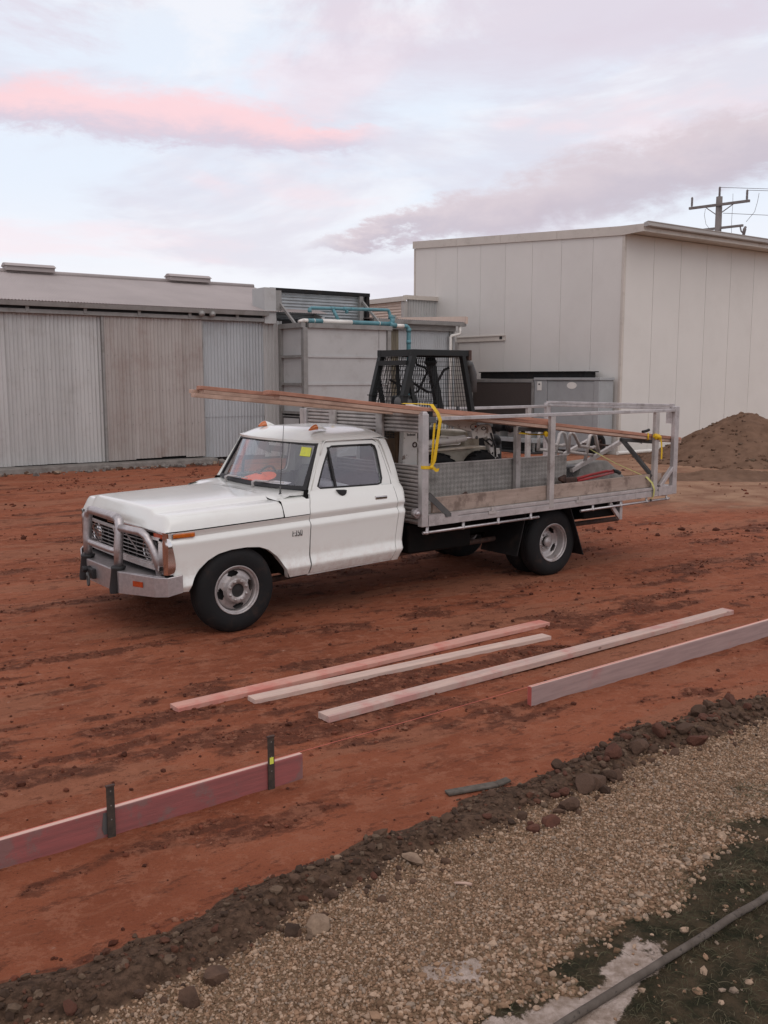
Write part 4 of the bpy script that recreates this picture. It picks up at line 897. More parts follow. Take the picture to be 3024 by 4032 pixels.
for s in (-1, 1):
    # front wing with its wheel arch
    xs = sorted(set(list(np.linspace(-.645, -.46, 10))+list(np.linspace(-.457, .53, 60))+list(np.linspace(.532, .745, 10))))
    lo = lambda x: float(np.interp(x, [-.66, -.585, -.565, -.459]+AX[1:-1]+[.531, .75], [.60, .585, .43, .425]+AZ[1:-1]+[.418, .425]))
    mb = MB(); P = side_sheet(xs, s, lo=lo); clean_grid(mb, P, s < 0)
    lip = [[(x, p[0][1], p[0][2]), (x, p[0][1]-s*.02, p[0][2]-.004), (x, p[0][1]-s*.06, p[0][2]-.002)] for x, p in zip(xs, P)]; mb.grid(lip, True, s > 0)
    # body colour behind the belt: cowl side up to the screen pillar
    xs2 = list(np.linspace(.478, .742, 10)); rel2 = [.004, .02, .05, .08, .11, .135]
    P2 = [[(min(x, seam_f(belt(x)+r_)-.004), sy(x, belt(x)+r_, s), belt(x)+r_) for r_ in rel2]+[(min(x, .79), s*(.895), belt(x)+.148), (min(x, .79), s*(.84), belt(x)+.160)] for x in xs2]
    clean_grid(mb, P2, s < 0)
    x_ = [(.742, sy(.742, belt(.742)+r_, s), belt(.742)+r_) for r_ in rel2]; x2 = [(seam_f(p[2])-.004, sy(.8, p[2], s), p[2]) for p in x_]; mb.grid([x_, x2], True, s < 0)
    part('front_wing', mb, M['paint'], truck, sharp=50)
    mb = MB(); a2 = [(x, s*.985, z) for x, z in ARCH]; b2 = [(x, s*.62, z+.02) for x, z in ARCH]; mb.grid([a2, b2], True)
    mb.box((-.45, min(s*.60, s*.62), .45), (.53, max(s*.60, s*.62), .93)); part('arch_liner', mb, M['under'], truck)
    # door
    door_root_mb = MB(); zs = [.432, .46, .50]+[z for z in np.arange(.515, 1.0, .02)]+[1.0, 1.02, 1.05, 1.09, 1.13, 1.17, 1.188]
    P = []
    for k in range(15):
        t = k/14; col = []
        for z in zs:
            zz = z+.028*t*(1 if z < 1.1 else (1.19-z)/.09); xf, xr = seam_f(zz)+.0035, seam_r(zz)-.0035; x = xf+(xr-xf)*t; col.append((x, sy(x, zz, s), zz))
        P.append(col)
    door_root_mb.grid(P, True, s < 0)
    for col, fl in ((P[0], s > 0), (P[-1], s < 0)):   # turned-in edges
        door_root_mb.grid([[p for p in col], [(p[0], p[1]-s*.03, p[2]) for p in col]], False, fl)
    door_root_mb.grid([[c_[0] for c_ in P], [(c_[0][0], c_[0][1]-s*.04, c_[0][2]) for c_ in P]], False, s < 0)
    inn = [(.90, 1.215), (.925, 1.20), (1.2, 1.197), (1.58, 1.193), (1.63, 1.205), (1.648, 1.25), (1.648, 1.40), (1.643, 1.515), (1.63, 1.556), (1.60, 1.573), (1.35, 1.574), (1.13, 1.573), (1.095, 1.556), (.994, 1.39)]
    outr = [(.832, 1.188), (.925, 1.1879), (1.2, 1.1878), (1.58, 1.1877), (1.745, 1.1876), (1.744, 1.25), (1.716, 1.40), (1.69, 1.515), (1.668, 1.585), (1.615, 1.615), (1.35, 1.619), (1.09, 1.617), (1.045, 1.60), (.925, 1.39)]
    f0 = lambda a, b: (a, s*(up_y(b)), b); f1 = lambda a, b: (a, s*(up_y(b)-.035), b)
    door_root_mb.ring(inn, outr, f0, f1)
    door = part('door', door_root_mb, M['paint'], truck, sharp=40)
    mb = MB(); mb.prism(inn, lambda a, b: (a, s*(up_y(b)-.014), b), lambda a, b: (a, s*(up_y(b)-.018), b)); part('window_pane', mb, M['glass'], door)
    mb = MB(); mb.tube([(a, s*(up_y(b)-.004), b) for a, b in inn], .0095, 6, closed=True); part('window_seal', mb, M['rubber'], door)
    mb = MB(); mb.bar((1.083, s*(up_y(1.56)-.004), 1.565), (1.10, s*(up_y(1.2)-.004), 1.197), .020, .024, (0, 1, 0)); part('quarter_light_bar', mb, M['rubber'], door)
    mb = MB(); mb.box((1.495, s*1.0-.016, 1.058), (1.637, s*1.0+.012, 1.092)) if s > 0 else mb.box((1.495, -.993, 1.058), (1.637, -.955, 1.092)); part('door_handle', mb, M['chrome'], door, bevel=.009, seg=3)
    mb = MB(); mb.lathe([(0, -.004), (.014, -.002), (.016, .02)] if s < 0 else [(0, .004), (.014, .002), (.016, -.02)], (1.675, s*.966, 1.083), 'y', 16); part('lock', mb, M['chrome'], door)
    mb = MB(); mb.prism([(1.085, 1.178), (1.19, 1.172), (1.185, 1.142), (1.165, 1.122), (1.135, 1.118), (1.105, 1.14)], lambda a, b: (a, s*.905, b), lambda a, b: (a, s*.955, b)); part('mirror_mount', mb, M['rubber'], door, bevel=.008)
    # trim card inside
    mb = MB(); mb.box((.82, min(s*.86, s*.875), .5), (1.72, max(s*.86, s*.875), 1.17)); part('door_card', mb, M['dash'], door)
    # rear quarter of the cab
    mb = MB(); zq = list(np.arange(.44, 1.0, .02))+[1.0, 1.01, 1.02, 1.05, 1.08, 1.11, 1.15, 1.19, 1.25, 1.32, 1.40, 1.48, 1.55, 1.60, 1.63]
    xb = lambda z: float(np.interp(z, [.44, .50, .56, .93, 1.05, 1.13, 1.35, 1.5, 1.612, 1.66], [1.822, 1.83, 1.845, 1.872, 1.868, 1.885, 1.862, 1.835, 1.800, 1.78]))
    rows = []
    for z in zq:
        xf = seam_r(z)+.003; x1 = xb(z)
        yo = (lambda x: sy(x, z+.0, s)) if z < 1.19 else (lambda x: s*up_y(z))
        row = [(xf, yo(xf)-s*.03, z), (xf, yo(xf), z)]+[(xf+(x1-.045-xf)*t, yo(xf+(x1-.05-xf)*t), z) for t in (.25, .5, .75, 1)]
        y_ = yo(x1-.05); row += [(x1-.045+.045*math.sin(a*.3927), y_-s*.045*(1-math.cos(a*.3927)), z) for a in (1, 2, 3, 4)]
        row.append((x1-.004, y_-s*.14, z)); rows.append(row)
    mb.grid(rows, True, s > 0); part('cab_corner', mb, M['paint'], truck, sharp=50)
    # screen pillar
    mb = MB(); A = []
    for t in np.linspace(0, 1, 9):
        z = 1.155+t*.47; xo = seam_f(z)-.003; yo = up_y(z)+.002 if z > 1.19 else -sy(xo, z, -1)
        xi = .80+t*.215; yi = .848-t*.102
        A.append([(xo, s*(yo-.03), z), (xo, s*yo, z), (xo-.012, s*(yo+.001), z), (xi+.03, s*(yi+.032), z), (xi, s*yi, z), (xi+.04, s*(yi-.035), z)])
    mb.grid(A, True, s > 0); part('screen_pillar', mb, M['paint'], truck, sharp=40)
    # dark door aperture behind the gaps
    mb = MB()
    zz = list(np.arange(.44, 1.19, .05))+[1.19]
    for fn, w in ((seam_f, .05), (seam_r, .05)):
        mb.grid([[(fn(z)-w, sy(fn(z), z, s)-s*.035, z) for z in zz], [(fn(z)+w, sy(fn(z), z, s)-s*.035, z) for z in zz]], False)
    part('door_aperture', mb, M['under'], truck)
    mb = MB(); mb.hexa([(.758, min(s*.80, s*.925), .405), (1.815, min(s*.80, s*.925), .438), (1.815, max(s*.80, s*.925), .438), (.758, max(s*.80, s*.925), .405), (.758, min(s*.80, s*.925), .426), (1.815, min(s*.80, s*.925), .456), (1.815, max(s*.80, s*.925), .456), (.758, max(s*.80, s*.925), .426)]); part('sill', mb, M['paint'], truck, bevel=.004)
    mb = MB(); mb.grid([[(1.02+.67*t, s*(.772+.0*t), 1.628+.008*t) for t in np.linspace(0, 1, 8)], [(1.02+.67*t, s*.79, 1.630+.008*t) for t in np.linspace(0, 1, 8)]], True); mb.tube([(seam_f(1.5)-.0, s*(up_y(1.5)+.006), 1.5), (1.035, s*.785, 1.608), (1.06, s*.782, 1.628), (1.60, s*.784, 1.634), (1.68, s*.788, 1.622), (1.715, s*.80, 1.56), (1.775, s*.872, 1.27)], [.006, .009, .010, .010, .010, .008, .004], 6); part('drip_rail', mb, M['paint'], truck)
    # amber side marker
    mb = MB(); mb.hexa([(-.595, s*.988, .890), (-.404, s*.998, .893), (-.404, s*.96, .893), (-.595, s*.95, .890), (-.595, s*.988, .927), (-.404, s*.998, .930), (-.404, s*.96, .930), (-.595, s*.95, .927)]) if s > 0 else mb.hexa([(-.595, -.985, .890), (-.404, -1.007, .893), (-.404, -.96, .893), (-.595, -.95, .890), (-.595, -.985, .927), (-.404, -1.007, .930), (-.404, -.96, .930), (-.595, -.95, .927)])
    sm = part('side_marker', mb, M['amber'], truck, bevel=.008)
    mb = MB(); mb.box((-.603, min(s*.95, s*.982), .884), (-.396, max(s*.95, s*.982), .936)); part('marker_rim', mb, M['chrome'], sm, bevel=.006)
# bonnet
hood_prof = [(.986, .004), (.983, .02), (.975, .05), (.962, .085), (.94, .112), (.90, .130), (.86, .136), (.80, .135), (.73, .134), (.695, .136), (.66, .158), (.62, .169), (.56, .173), (.40, .177), (.2, .181), (0, .183)]
stn = [(-.02, .04), (-.014, .2), (-.002, .42), (.012, .64), (.026, .83), (.034, .925), (.041, .965), (.055, .98), (.075, .985), (.12, .99), (.20, 1)]+[(q, 1) for q in np.linspace(.3, 1.08, 14)]+[(1.13, 1), (1.155, 1)]
rows = []
for t, hs_ in stn:
    row = []
    prof = [(-a, b) for a, b in hood_prof]+[(a, b) for a, b in hood_prof[-2::-1]]
    for yy, h in prof:
        xf = -.675+.045*abs(yy/.98)**2.2; xr = .474+.012*(1-min(1, abs(yy)/.9)**2)
        x = xf+t*(xr-xf)/1.155; tap = 1-.035*max(0, (-.35-x)/.33)**2
        zz = belt(x)+max(.004, h*hs_ if hs_ < 1 else h); row.append((x, yy*tap, zz))
    rows.append(row)
mb = MB(); mb.grid(rows, True, False)
hood = part('bonnet', mb, M['paint'], truck, sharp=60)
lipf = [(-.683+.045*abs(y/.98)**2.2, y*.965, belt(-.66)+.002) for y in np.linspace(-.985, .985, 30)]
mb = MB(); mb.grid([[(p[0]+.02, p[1], p[2]+.012) for p in lipf], [(p[0]-.008, p[1], p[2]+.006) for p in lipf], [(p[0]-.008, p[1], p[2]-.020) for p in lipf], [(p[0]+.02, p[1], p[2]-.026) for p in lipf]], True, True); part('bonnet_trim', mb, M['chrome'], hood)
mb = MB(); mb.box((-.55, -.94, .86), (.46, .94, .935)); mb.box((-.52, -.72, .5), (.62, .72, .86)); part('engine_bay', mb, M['under'], truck)
# scuttle in front of the screen
mb = MB(); rows = []
for yy in np.linspace(-.885, .885, 31):
    u = abs(yy)/.86; hz_ = float(np.interp(abs(yy), [0, .2, .4, .56, .63, .68, .73, .83, .885], [.183, .181, .176, .170, .160, .148, .142, .139, .135])); row = [(.482+.012*(1-u*u), yy, belt(.48)+hz_), (.54, yy, belt(.54)+hz_*.5+.088), (.60, yy, belt(.60)+.172+.008*(1-u*u)), (.70+.10*u*u, yy, 1.178-.02*max(0, u-.95)/.05), (.74+.10*u*u, yy, 1.17-.02*max(0, u-.95)/.05)]; rows.append(row)
mb.grid(rows, True, True); part('scuttle', mb, M['paint'], truck)
for y0, y1 in ((-.52, -.18), (.18, .52)):
    mb = MB(); [mb.box((.565, y0+.03*k, belt(.5)+.1685), (.605, y0+.03*k+.012, belt(.5)+.171)) for k in range(int((y1-y0)/.03))]; part('air_vent', mb, M['under'], truck, kind='stuff')
# screen
def ws(u, v):
    a = abs(u); return (.675+.135*a**2.3+v*(.265-.045*a**2.3), u*(.848-.102*v), 1.176+v*(.434+.018*(1-a*a))+.008*a*a)
uu = [math.sin(k*math.pi/2) if False else k for k in np.linspace(-1, 1, 29)]
mb = MB(); mb.grid([[ws(u*.985, v) for u in uu] for v in np.linspace(.02, .985, 12)], True, True); wsc = part('windscreen', mb, M['wind'], truck)
mb = MB()
def band(pa, pb):
    n_ = len(pa); o = [tuple(Vector(p)+Vector((-.012, 0, .004))) for p in pa]; i_ = [tuple(Vector(p)+Vector((-.010, 0, .004))) for p in pb]
    mb.grid([[tuple(Vector(p)+Vector((.02, 0, 0))) for p in pa], o, i_, [tuple(Vector(p)+Vector((.02, 0, 0))) for p in pb]], False)
U = np.linspace(-1, 1, 29); V_ = np.linspace(0, 1, 12)
band([ws(u, 1.0) for u in U], [ws(u, .915) for u in U]); band([ws(u, 0) for u in U], [ws(u, .075) for u in U])
for s in (-1, 1): band([ws(s, v) for v in V_], [ws(s*.945, v) for v in V_])
part('screen_rubber', mb, M['rubber'], wsc)
mb = MB(); p = [ws(-.90, .86), ws(-.73, .865), ws(-.745, .68), ws(-.915, .675)]; p2 = [tuple(Vector(q)+Vector((-.006, 0, .002))) for q in p]; mb.add(p2, [(0, 1, 2, 3)]); part('inspection_label', mb, M['sticker'], wsc)
for y0, y1 in ((-.16, -.60), (.44, .02)):
    mb = MB(); b0 = ws(y0/.84, .04); x0, z0 = b0[0]-.055, b0[2]+.002
    mb.tube([(x0, y0, z0-.02), (x0-.005, y0, z0+.02), (x0+.01, y0-.03, z0+.035), (ws((y0-.20)/.84, .10)[0]-.03, y0-.20, ws(0, .10)[2]+.014)], [.017, .014, .009, .007], 8); e = [Vector(ws((y0-.05-.36*k/6)/.84, .085+.018*k/6))+Vector((-.022, 0, .012)) for k in range(7)]; mb.tube(e, .006, 6); part('wiper', mb, M['alu'], truck)
# roof
rows = []
for t in [0, .004, .02, .05, .09, .15, .22, .32, .45, .6, .75, .87, .94, .98, 1.0]:
    row = []
    for u in np.linspace(-1, 1, 33):
        a = abs(u); w = .792; y = u*w
        xf = .895+.125*a**2.2; xr = 1.83-.03*a**4; x = xf+t*(xr-xf); zf = 1.618+.018*(1-a*a)
        front = math.sin(min(1, t/.26)*math.pi/2)**.75; back = math.sin(min(1, (1-t)/.16)*math.pi/2)**.7
        crown = .100*(1-a**4.5)**.9*(.80+.20*(1-a*a)); z = 1.632+.012*t+crown*front*(.25+.75*back)-.03*(1-back)*1 + (-.008*(1-front))
        row.append((x, y, z))
    rows.append(row)
mb = MB(); mb.grid(rows, True, True)
mb.grid([rows[0], [(p[0]+.005, p[1], p[2]-.022) for p in rows[0]], [(p[0]+.05, p[1]*.97, p[2]-.03) for p in rows[0]]], True, True)
roof = part('roof', mb, M['paint'], truck, sharp=60)
mb = MB(); mb.grid([[(p[0]*.9+.14, p[1]*.94, p[2]-.035) for p in r_] for r_ in rows[2:-2]], True); part('headlining', mb, M['dash'], roof)
for yy in (-.56, .40):
    mb = MB(); c = (1.03, yy, 1.724); P = []
    for k in range(9):
        t = k/8; w = .048*math.sin(min(1, .25+t*1.6)*1.5708)*(1-.72*max(0, t-.45)/.55); h = .050*math.sin(min(1, .2+t*2.2)*1.5708)*(1-.8*max(0, t-.35)/.65)
        P.append([(c[0]+.19*t, c[1]+w*math.cos(a*math.pi/10), c[2]-.01+h*math.sin(a*math.pi/10)+.012*math.sin(t*3)) for a in range(11)])
    mb.grid(P[3:], True, True); mb.add([P[-1][0], P[-1][5], P[-1][10]], [(0, 1, 2)]); rl = part('roof_lamp', mb, M['paint'], truck)
    mb = MB(); mb.grid(P[:4], True, True); mb.add(P[0], [tuple(range(11))]); part('amber_lens', mb, M['amber'], rl)
# back of the cab with its window
rb = [(-.52, 1.20), (.52, 1.20), (.56, 1.24), (.54, 1.53), (.50, 1.56), (-.50, 1.56), (-.54, 1.53), (-.56, 1.24)]
ro = [(-.85, .46), (.85, .46), (.86, 1.18), (.74, 1.60), (.70, 1.635), (-.70, 1.635), (-.74, 1.60), (-.86, 1.18)]
bx = lambda b: float(np.interp(b, [.44, .93, 1.13, 1.35, 1.5, 1.64], [1.815, 1.862, 1.876, 1.855, 1.828, 1.79]))
mb = MB(); mb.ring(rb, ro, lambda a, b: (bx(b), a, b), lambda a, b: (bx(b)-.03, a, b)); cb_ = part('cab_back', mb, M['paint'], truck)
mb = MB(); mb.prism(rb, lambda a, b: (bx(b)-.012, a, b), lambda a, b: (bx(b)-.016, a, b)); part('rear_window', mb, M['glass'], cb_)
mb = MB(); mb.tube([(bx(b)-.012, a, b) for a, b in rb], .013, 6, closed=True); part('rear_window_seal', mb, M['rubber'], cb_)
# inside
mb = MB(); mb.box((.62, -.84, .42), (1.80, .84, .46)); mb.box((.60, -.82, .46), (.66, .82, 1.13)); part('cab_floor', mb, M['under'], truck)
mb = MB(); mb.prism([(.70, 1.165), (.86, 1.180), (.98, 1.14), (1.0, 1.0), (.92, .9), (.68, .9)], lambda a, b: (a, -.80, b), lambda a, b: (a, .80, b)); part('dashboard', mb, M['dash'], truck, bevel=.015)
mb = MB(); mb.box((1.22, -.74, .62), (1.72, .74, .80)); mb.hexa([(1.58, -.74, .80), (1.76, -.74, .80), (1.76, .74, .80), (1.58, .74, .80), (1.72, -.72, 1.27), (1.80, -.72, 1.27), (1.80, .72, 1.27), (1.72, .72, 1.27)]); part('bench_seat', mb, M['seat'], truck, bevel=.03)
mb = MB(); mb.tube([(1.30, -.72, 1.16), (1.62, .2, 1.13)], .04, 10); mb.tube([(1.36, -.74, 1.15), (1.68, .18, 1.12)], .035, 10); mb.box((1.25, -.72, .80), (1.70, .1, 1.08)); part('rolled_plans', mb, M['paper'], truck)
mb = MB(); mb.tube([(1.07+.19*math.sin(t*.2618)*.42, .38+.19*math.cos(t*.2618), 1.13+.19*math.sin(t*.2618)*.9) for t in range(24)], .012, 8, closed=True); mb.tube([(.95, .38, 1.05), (1.08, .38, 1.13)], .02, 8); mb.bar((1.07, .21, 1.13), (1.07, .55, 1.13), .02, .012); part('steering_wheel', mb, M['rubber'], truck)
mb = MB(); mb.box((1.0, -.10, 1.482), (1.018, .26, 1.540)); mb.bar((1.0, .02, 1.58), (.96, .02, 1.615), .015, .015); part('interior_mirror', mb, M['rubber'], truck, bevel=.006)
mb = MB(); mb.hexa([(1.0, .12, 1.46), (1.01, .12, 1.46), (1.01, .36, 1.50), (1.0, .36, 1.50), (.96, .12, 1.60), (.97, .12, 1.60), (.97, .36, 1.60), (.96, .36, 1.60)]); part('sun_visor', mb, M['rubber'], truck)
# aerial
mb = MB(); mb.lathe([(.022, 0), (.020, .012), (.012, .03)], (.60, -.72, belt(.6)+.150), 'z', 14); mb.tube([(.60, -.72, belt(.6)+.17), (.605, -.718, belt(.6)+.245)], [.009, .008], 8); mb.tube([(.605, -.718, belt(.6)+.245), (.66, -.70, 1.78)], [.004, .0025], 6); part('aerial', mb, M['steelgrey'], truck)
# grille
gx0 = lambda y: -.668+.030*abs(y/.9)**2
gr = part('grille', MB().box((-.62, -.80, .60), (-.59, .80, .93)), M['under'], truck)
def gframe(y0, y1, z0, z1, w, dx, m_, name):
    n_ = 8; mb = MB()
    inn = [(y0+.05, z0), (y1-.05, z0), (y1, z0+.09), (y1, z1-.05), (y1-.04, z1), (y0+.04, z1), (y0, z1-.05), (y0, z0+.09)]
    cxm, czm = (y0+y1)/2, (z0+z1)/2
    outr = [(a+(w if a > cxm else -w), b+(w if b > czm else -w)) for a, b in inn]
    mb.ring(inn, outr, lambda a, b: (gx0(a)-dx, a, b), lambda a, b: (gx0(a)-dx+.03, a, b)); return part(name, mb, m_, gr, bevel=.006)
for y0, y1 in ((-.745, -.055), (.055, .745)):
    gframe(y0, y1, .662, .852, .020, .022, M['alu'], 'grille_surround')
    for k in range(5):
        z = .690+k*.034; mb = MB(); mb.grid([[(gx0(y)-.012, y, z) for y in np.linspace(y0+.005, y1-.005, 9)], [(gx0(y)-.022, y, z+.004) for y in np.linspace(y0+.005, y1-.005, 9)], [(gx0(y)-.012, y, z+.009) for y in np.linspace(y0+.005, y1-.005, 9)]], False, True); part('grille_bar', mb, M['alu'], gr)
    for k in range(1, 4):
        y = y0+(y1-y0)*k/4; mb = MB(); mb.box((gx0(y)-.012, y-.004, .66), (gx0(y)-.004, y+.004, .845)); part('grille_upright', mb, M['steelgrey'], gr)
mb = MB(); fr = np.linspace(-.86, .86, 25)
mb.grid([[(gx0(y)-.02, y, .600) for y in fr], [(gx0(y)-.032, y, .606) for y in fr], [(gx0(y)-.030, y, .640) for y in fr], [(gx0(y)-.012, y, .648) for y in fr]], False, True)
mb.grid([[(gx0(y)-.012, y, .860) for y in fr], [(gx0(y)-.028, y, .864) for y in fr], [(gx0(y)-.024, y, .880) for y in fr], [(gx0(y)-.01, y, .886) for y in fr]], False, True)
part('grille_rail', mb, M['alu'], gr)
mb = MB(); mb.box((-.684, -.030, .65), (-.64, .030, .862)); part('grille_centre', mb, M['alu'], gr, bevel=.008)
mb = MB(); mb.lathe([(0, -.01), (.02, -.008), (.022, .01)], (-.66, .10, .905), 'x', 10); mb.lathe([(0, -.01), (.016, -.008), (.018, .01)], (-.66, -.18, .90), 'x', 10); mb.box((-.655, -.3, .89), (-.63, .3, .90)); part('bonnet_latch', mb, M['chrome'], gr)
for s in (-1, 1):
    mb = MB(); mb.lathe([(.0, -.022), (.04, -.020), (.075, -.008), (.088, .01), (.088, .03)], (-.632, s*.585, .757), 'x', 28); hl = part('headlamp', mb, M['lens'], truck)
    mb = MB(); mb.lathe([(.088, -.014), (.095, -.022), (.104, -.014), (.106, .02)], (-.632, s*.585, .757), 'x', 28); part('headlamp_rim', mb, M['chrome'], hl)
    mb = MB(); mb.hexa([(gx0(.79)-.018, s*.745, .874), (gx0(.90)-.006, s*.905, .874), (gx0(.9)+.05, s*.905, .874), (gx0(.79)+.03, s*.745, .874), (gx0(.79)-.018, s*.745, .932), (gx0(.90)-.006, s*.905, .932), (gx0(.9)+.05, s*.905, .932), (gx0(.79)+.03, s*.745, .932)]); ind = part('indicator', mb, M['amberdark'], truck, bevel=.006)
    mb = MB(); mb.box((gx0(.8)+.0, min(s*.732, s*.915), .862), (gx0(.8)+.04, max(s*.732, s*.915), .942)); part('indicator_rim', mb, M['chrome'], ind)
    # bright end cap of the grille shell wrapping round to the wing
    zz = np.linspace(.585, .936, 9); rows = []
    for z in zz:
        xr_ = float(np.interp(z, [.575, .60, .66, .75, .85, .936], [-.602, -.580, -.572, -.588, -.613, -.640])); yr_ = abs(sy(xr_, z, 1))+.013; zc_ = min(z, .862)
        rows.append([(gx0(.84)-.012, s*.80, zc_), (gx0(.84)-.022, s*.845, zc_), (gx0(.9)-.020, s*.905, zc_), (-.668, s*.940, z), (-.654, s*(yr_-.012), z), (-.644, s*yr_, z), ((xr_-.644)/2, s*yr_, z), (xr_, s*yr_, z), (xr_+.004, s*(yr_-.02), z)])
    mb = MB(); mb.grid(rows, True, s < 0); part('grille_end_cap', mb, M['chrome'], truck, sharp=40)
    mb = MB(); mb.box((-.64, min(s*.74, s*.95), .5), (-.55, max(s*.74, s*.95), .90)); part('wing_front', mb, M['under'], truck)
# bull bar
bb = part('bull_bar', MB().prism([(-.855, -.45), (-.69, -.83), (-.56, -1.0), (-.56, 1.0), (-.69, .83), (-.855, .45)], lambda a, b: (a, b, .545+.0*a), lambda a, b: (a, b, .562)), M['bull'], truck, bevel=.004)
pl = [(-.54, -1.022), (-.655, -.985), (-.72, -.87), (-.862, -.45), (-.862, .45), (-.72, .87), (-.655, .985), (-.54, 1.022)]
lowz = [.435, .405, .392, .372, .372, .392, .405, .435]; topz = [.585, .566, .562, .560, .560, .562, .566, .585]
mb = MB(); n_ = len(pl); fr = [(a, b, z) for (a, b), z in zip(pl, lowz)]; frt = [(a, b, z) for (a, b), z in zip(pl, topz)]; bk = [(a+.012, b*.985, z) for (a, b), z in zip(pl, lowz)]; bkt = [(a+.012, b*.985, z) for (a, b), z in zip(pl, topz)]
mb.grid([fr, frt, bkt, bk, fr], False, True); part('bumper_plate', mb, M['bull'], bb, bevel=.006)
PX = -.825
for s in (-1, 1):
    mb = MB(); mb.tube([(PX, s*.365, .56), (PX+.0, s*.37, .75), (PX+.015, s*.375, .93), (PX+.02, s*.36, .985), (PX+.02, s*.31, 1.012)], .040, 14); part('upright_tube', mb, M['bull'], bb)
    mb = MB(); mb.lathe([(.043, .36), (.052, .40), (.058, .565), (.064, .575), (.064, .592), (.040, .596)], (PX-.045, s*.365, 0), 'z', 16); mb.v = [(v[0]+(.045*(v[2]-.36)/.24), v[1], v[2]) for v in mb.v]; part('rubber_sleeve', mb, M['rubber'], bb)
    mb = MB(); mb.tube([(PX+.015, s*.40, .930), (PX+.05, s*.52, .925), (PX+.095, s*.655, .918), (PX+.115, s*.71, .885), (PX+.135, s*.755, .82), (PX+.155, s*.79, .73), (PX+.185, s*.825, .55)], .034, 14); part('wing_tube', mb, M['bull'], bb)
    mb = MB(); mb.add([(-.632, s*.835, .565), (-.63, s*.855, .565), (-.66, s*.81, .78), (-.58, s*.90, .565)], [(0, 1, 2), (1, 3, 2)]); part('gusset', mb, M['bull'], bb)
    ry = s*.74; mb = MB(); e = lambda t: (-.862+(.142*(abs(t)-.45)/.42), t)
    a_, b_ = e(.62), e(.74); mb.add([(a_[0]-.004, s*a_[1], .455), (b_[0]-.004, s*b_[1], .457), (b_[0]-.004, s*b_[1], .505), (a_[0]-.004, s*a_[1], .503)], [(0, 1, 2, 3)]); part('reflector', mb, M['amberdark'], bb)
mb = MB(); mb.tube([(PX+.02, -.33, 1.005), (PX+.02, -.25, 1.012), (PX+.02, .25, 1.012), (PX+.02, .33, 1.005)], .039, 14); part('top_tube', mb, M['bull'], bb)
mb = MB(); mb.tube([(PX+.005, -.36, .725), (PX-.01, -.26, .718), (PX-.01, .26, .718), (PX+.005, .36, .725)], .028, 12); part('cross_tube', mb, M['bull'], bb)
mb = MB(); mb.bar((-.82, .38, .96), (-.67, .44, .68), .02, .008); mb.bar((-.80, -.40, .94), (-.67, -.42, .72), .02, .008); mb.bar((PX, .3, .74), (-.70, .34, .72), .025, .01); part('stay', mb, M['bull'], bb)
mb = MB(); mb.box((-.90, .08, .41), (-.855, .20, .50)); mb.tube([(-.94, .22, .485), (-.86, .22, .485)], .028, 10); wn = part('winch_fairlead', mb, M['rubber'], bb, bevel=.008)
mb = MB(); mb.tube([(-.93, .10+.035*math.cos(t*.5236)*.6, .40+.045*math.sin(t*.5236)) for t in range(12)], .009, 6, closed=True); mb.tube([(-.92, .14, .46), (-.93, .11, .44)], .014, 8); part('tow_hook', mb, M['steelgrey'], wn)
# badge
letters('lettering', 'F350', .085, Matrix.Translation((0.607-1.8, -1.0+.002, .824)) @ Matrix.Rotation(R(90), 4, 'X') @ Matrix.Rotation(R(1.5), 4, 'Z') @ Matrix.Diagonal((.66, 1, 1, 1)), truck, M['badge'])
mb = MB(); mb.box((.552, -.994, .796), (.664, -.99, .80)); part('badge_base', mb, M['chrome'], truck)

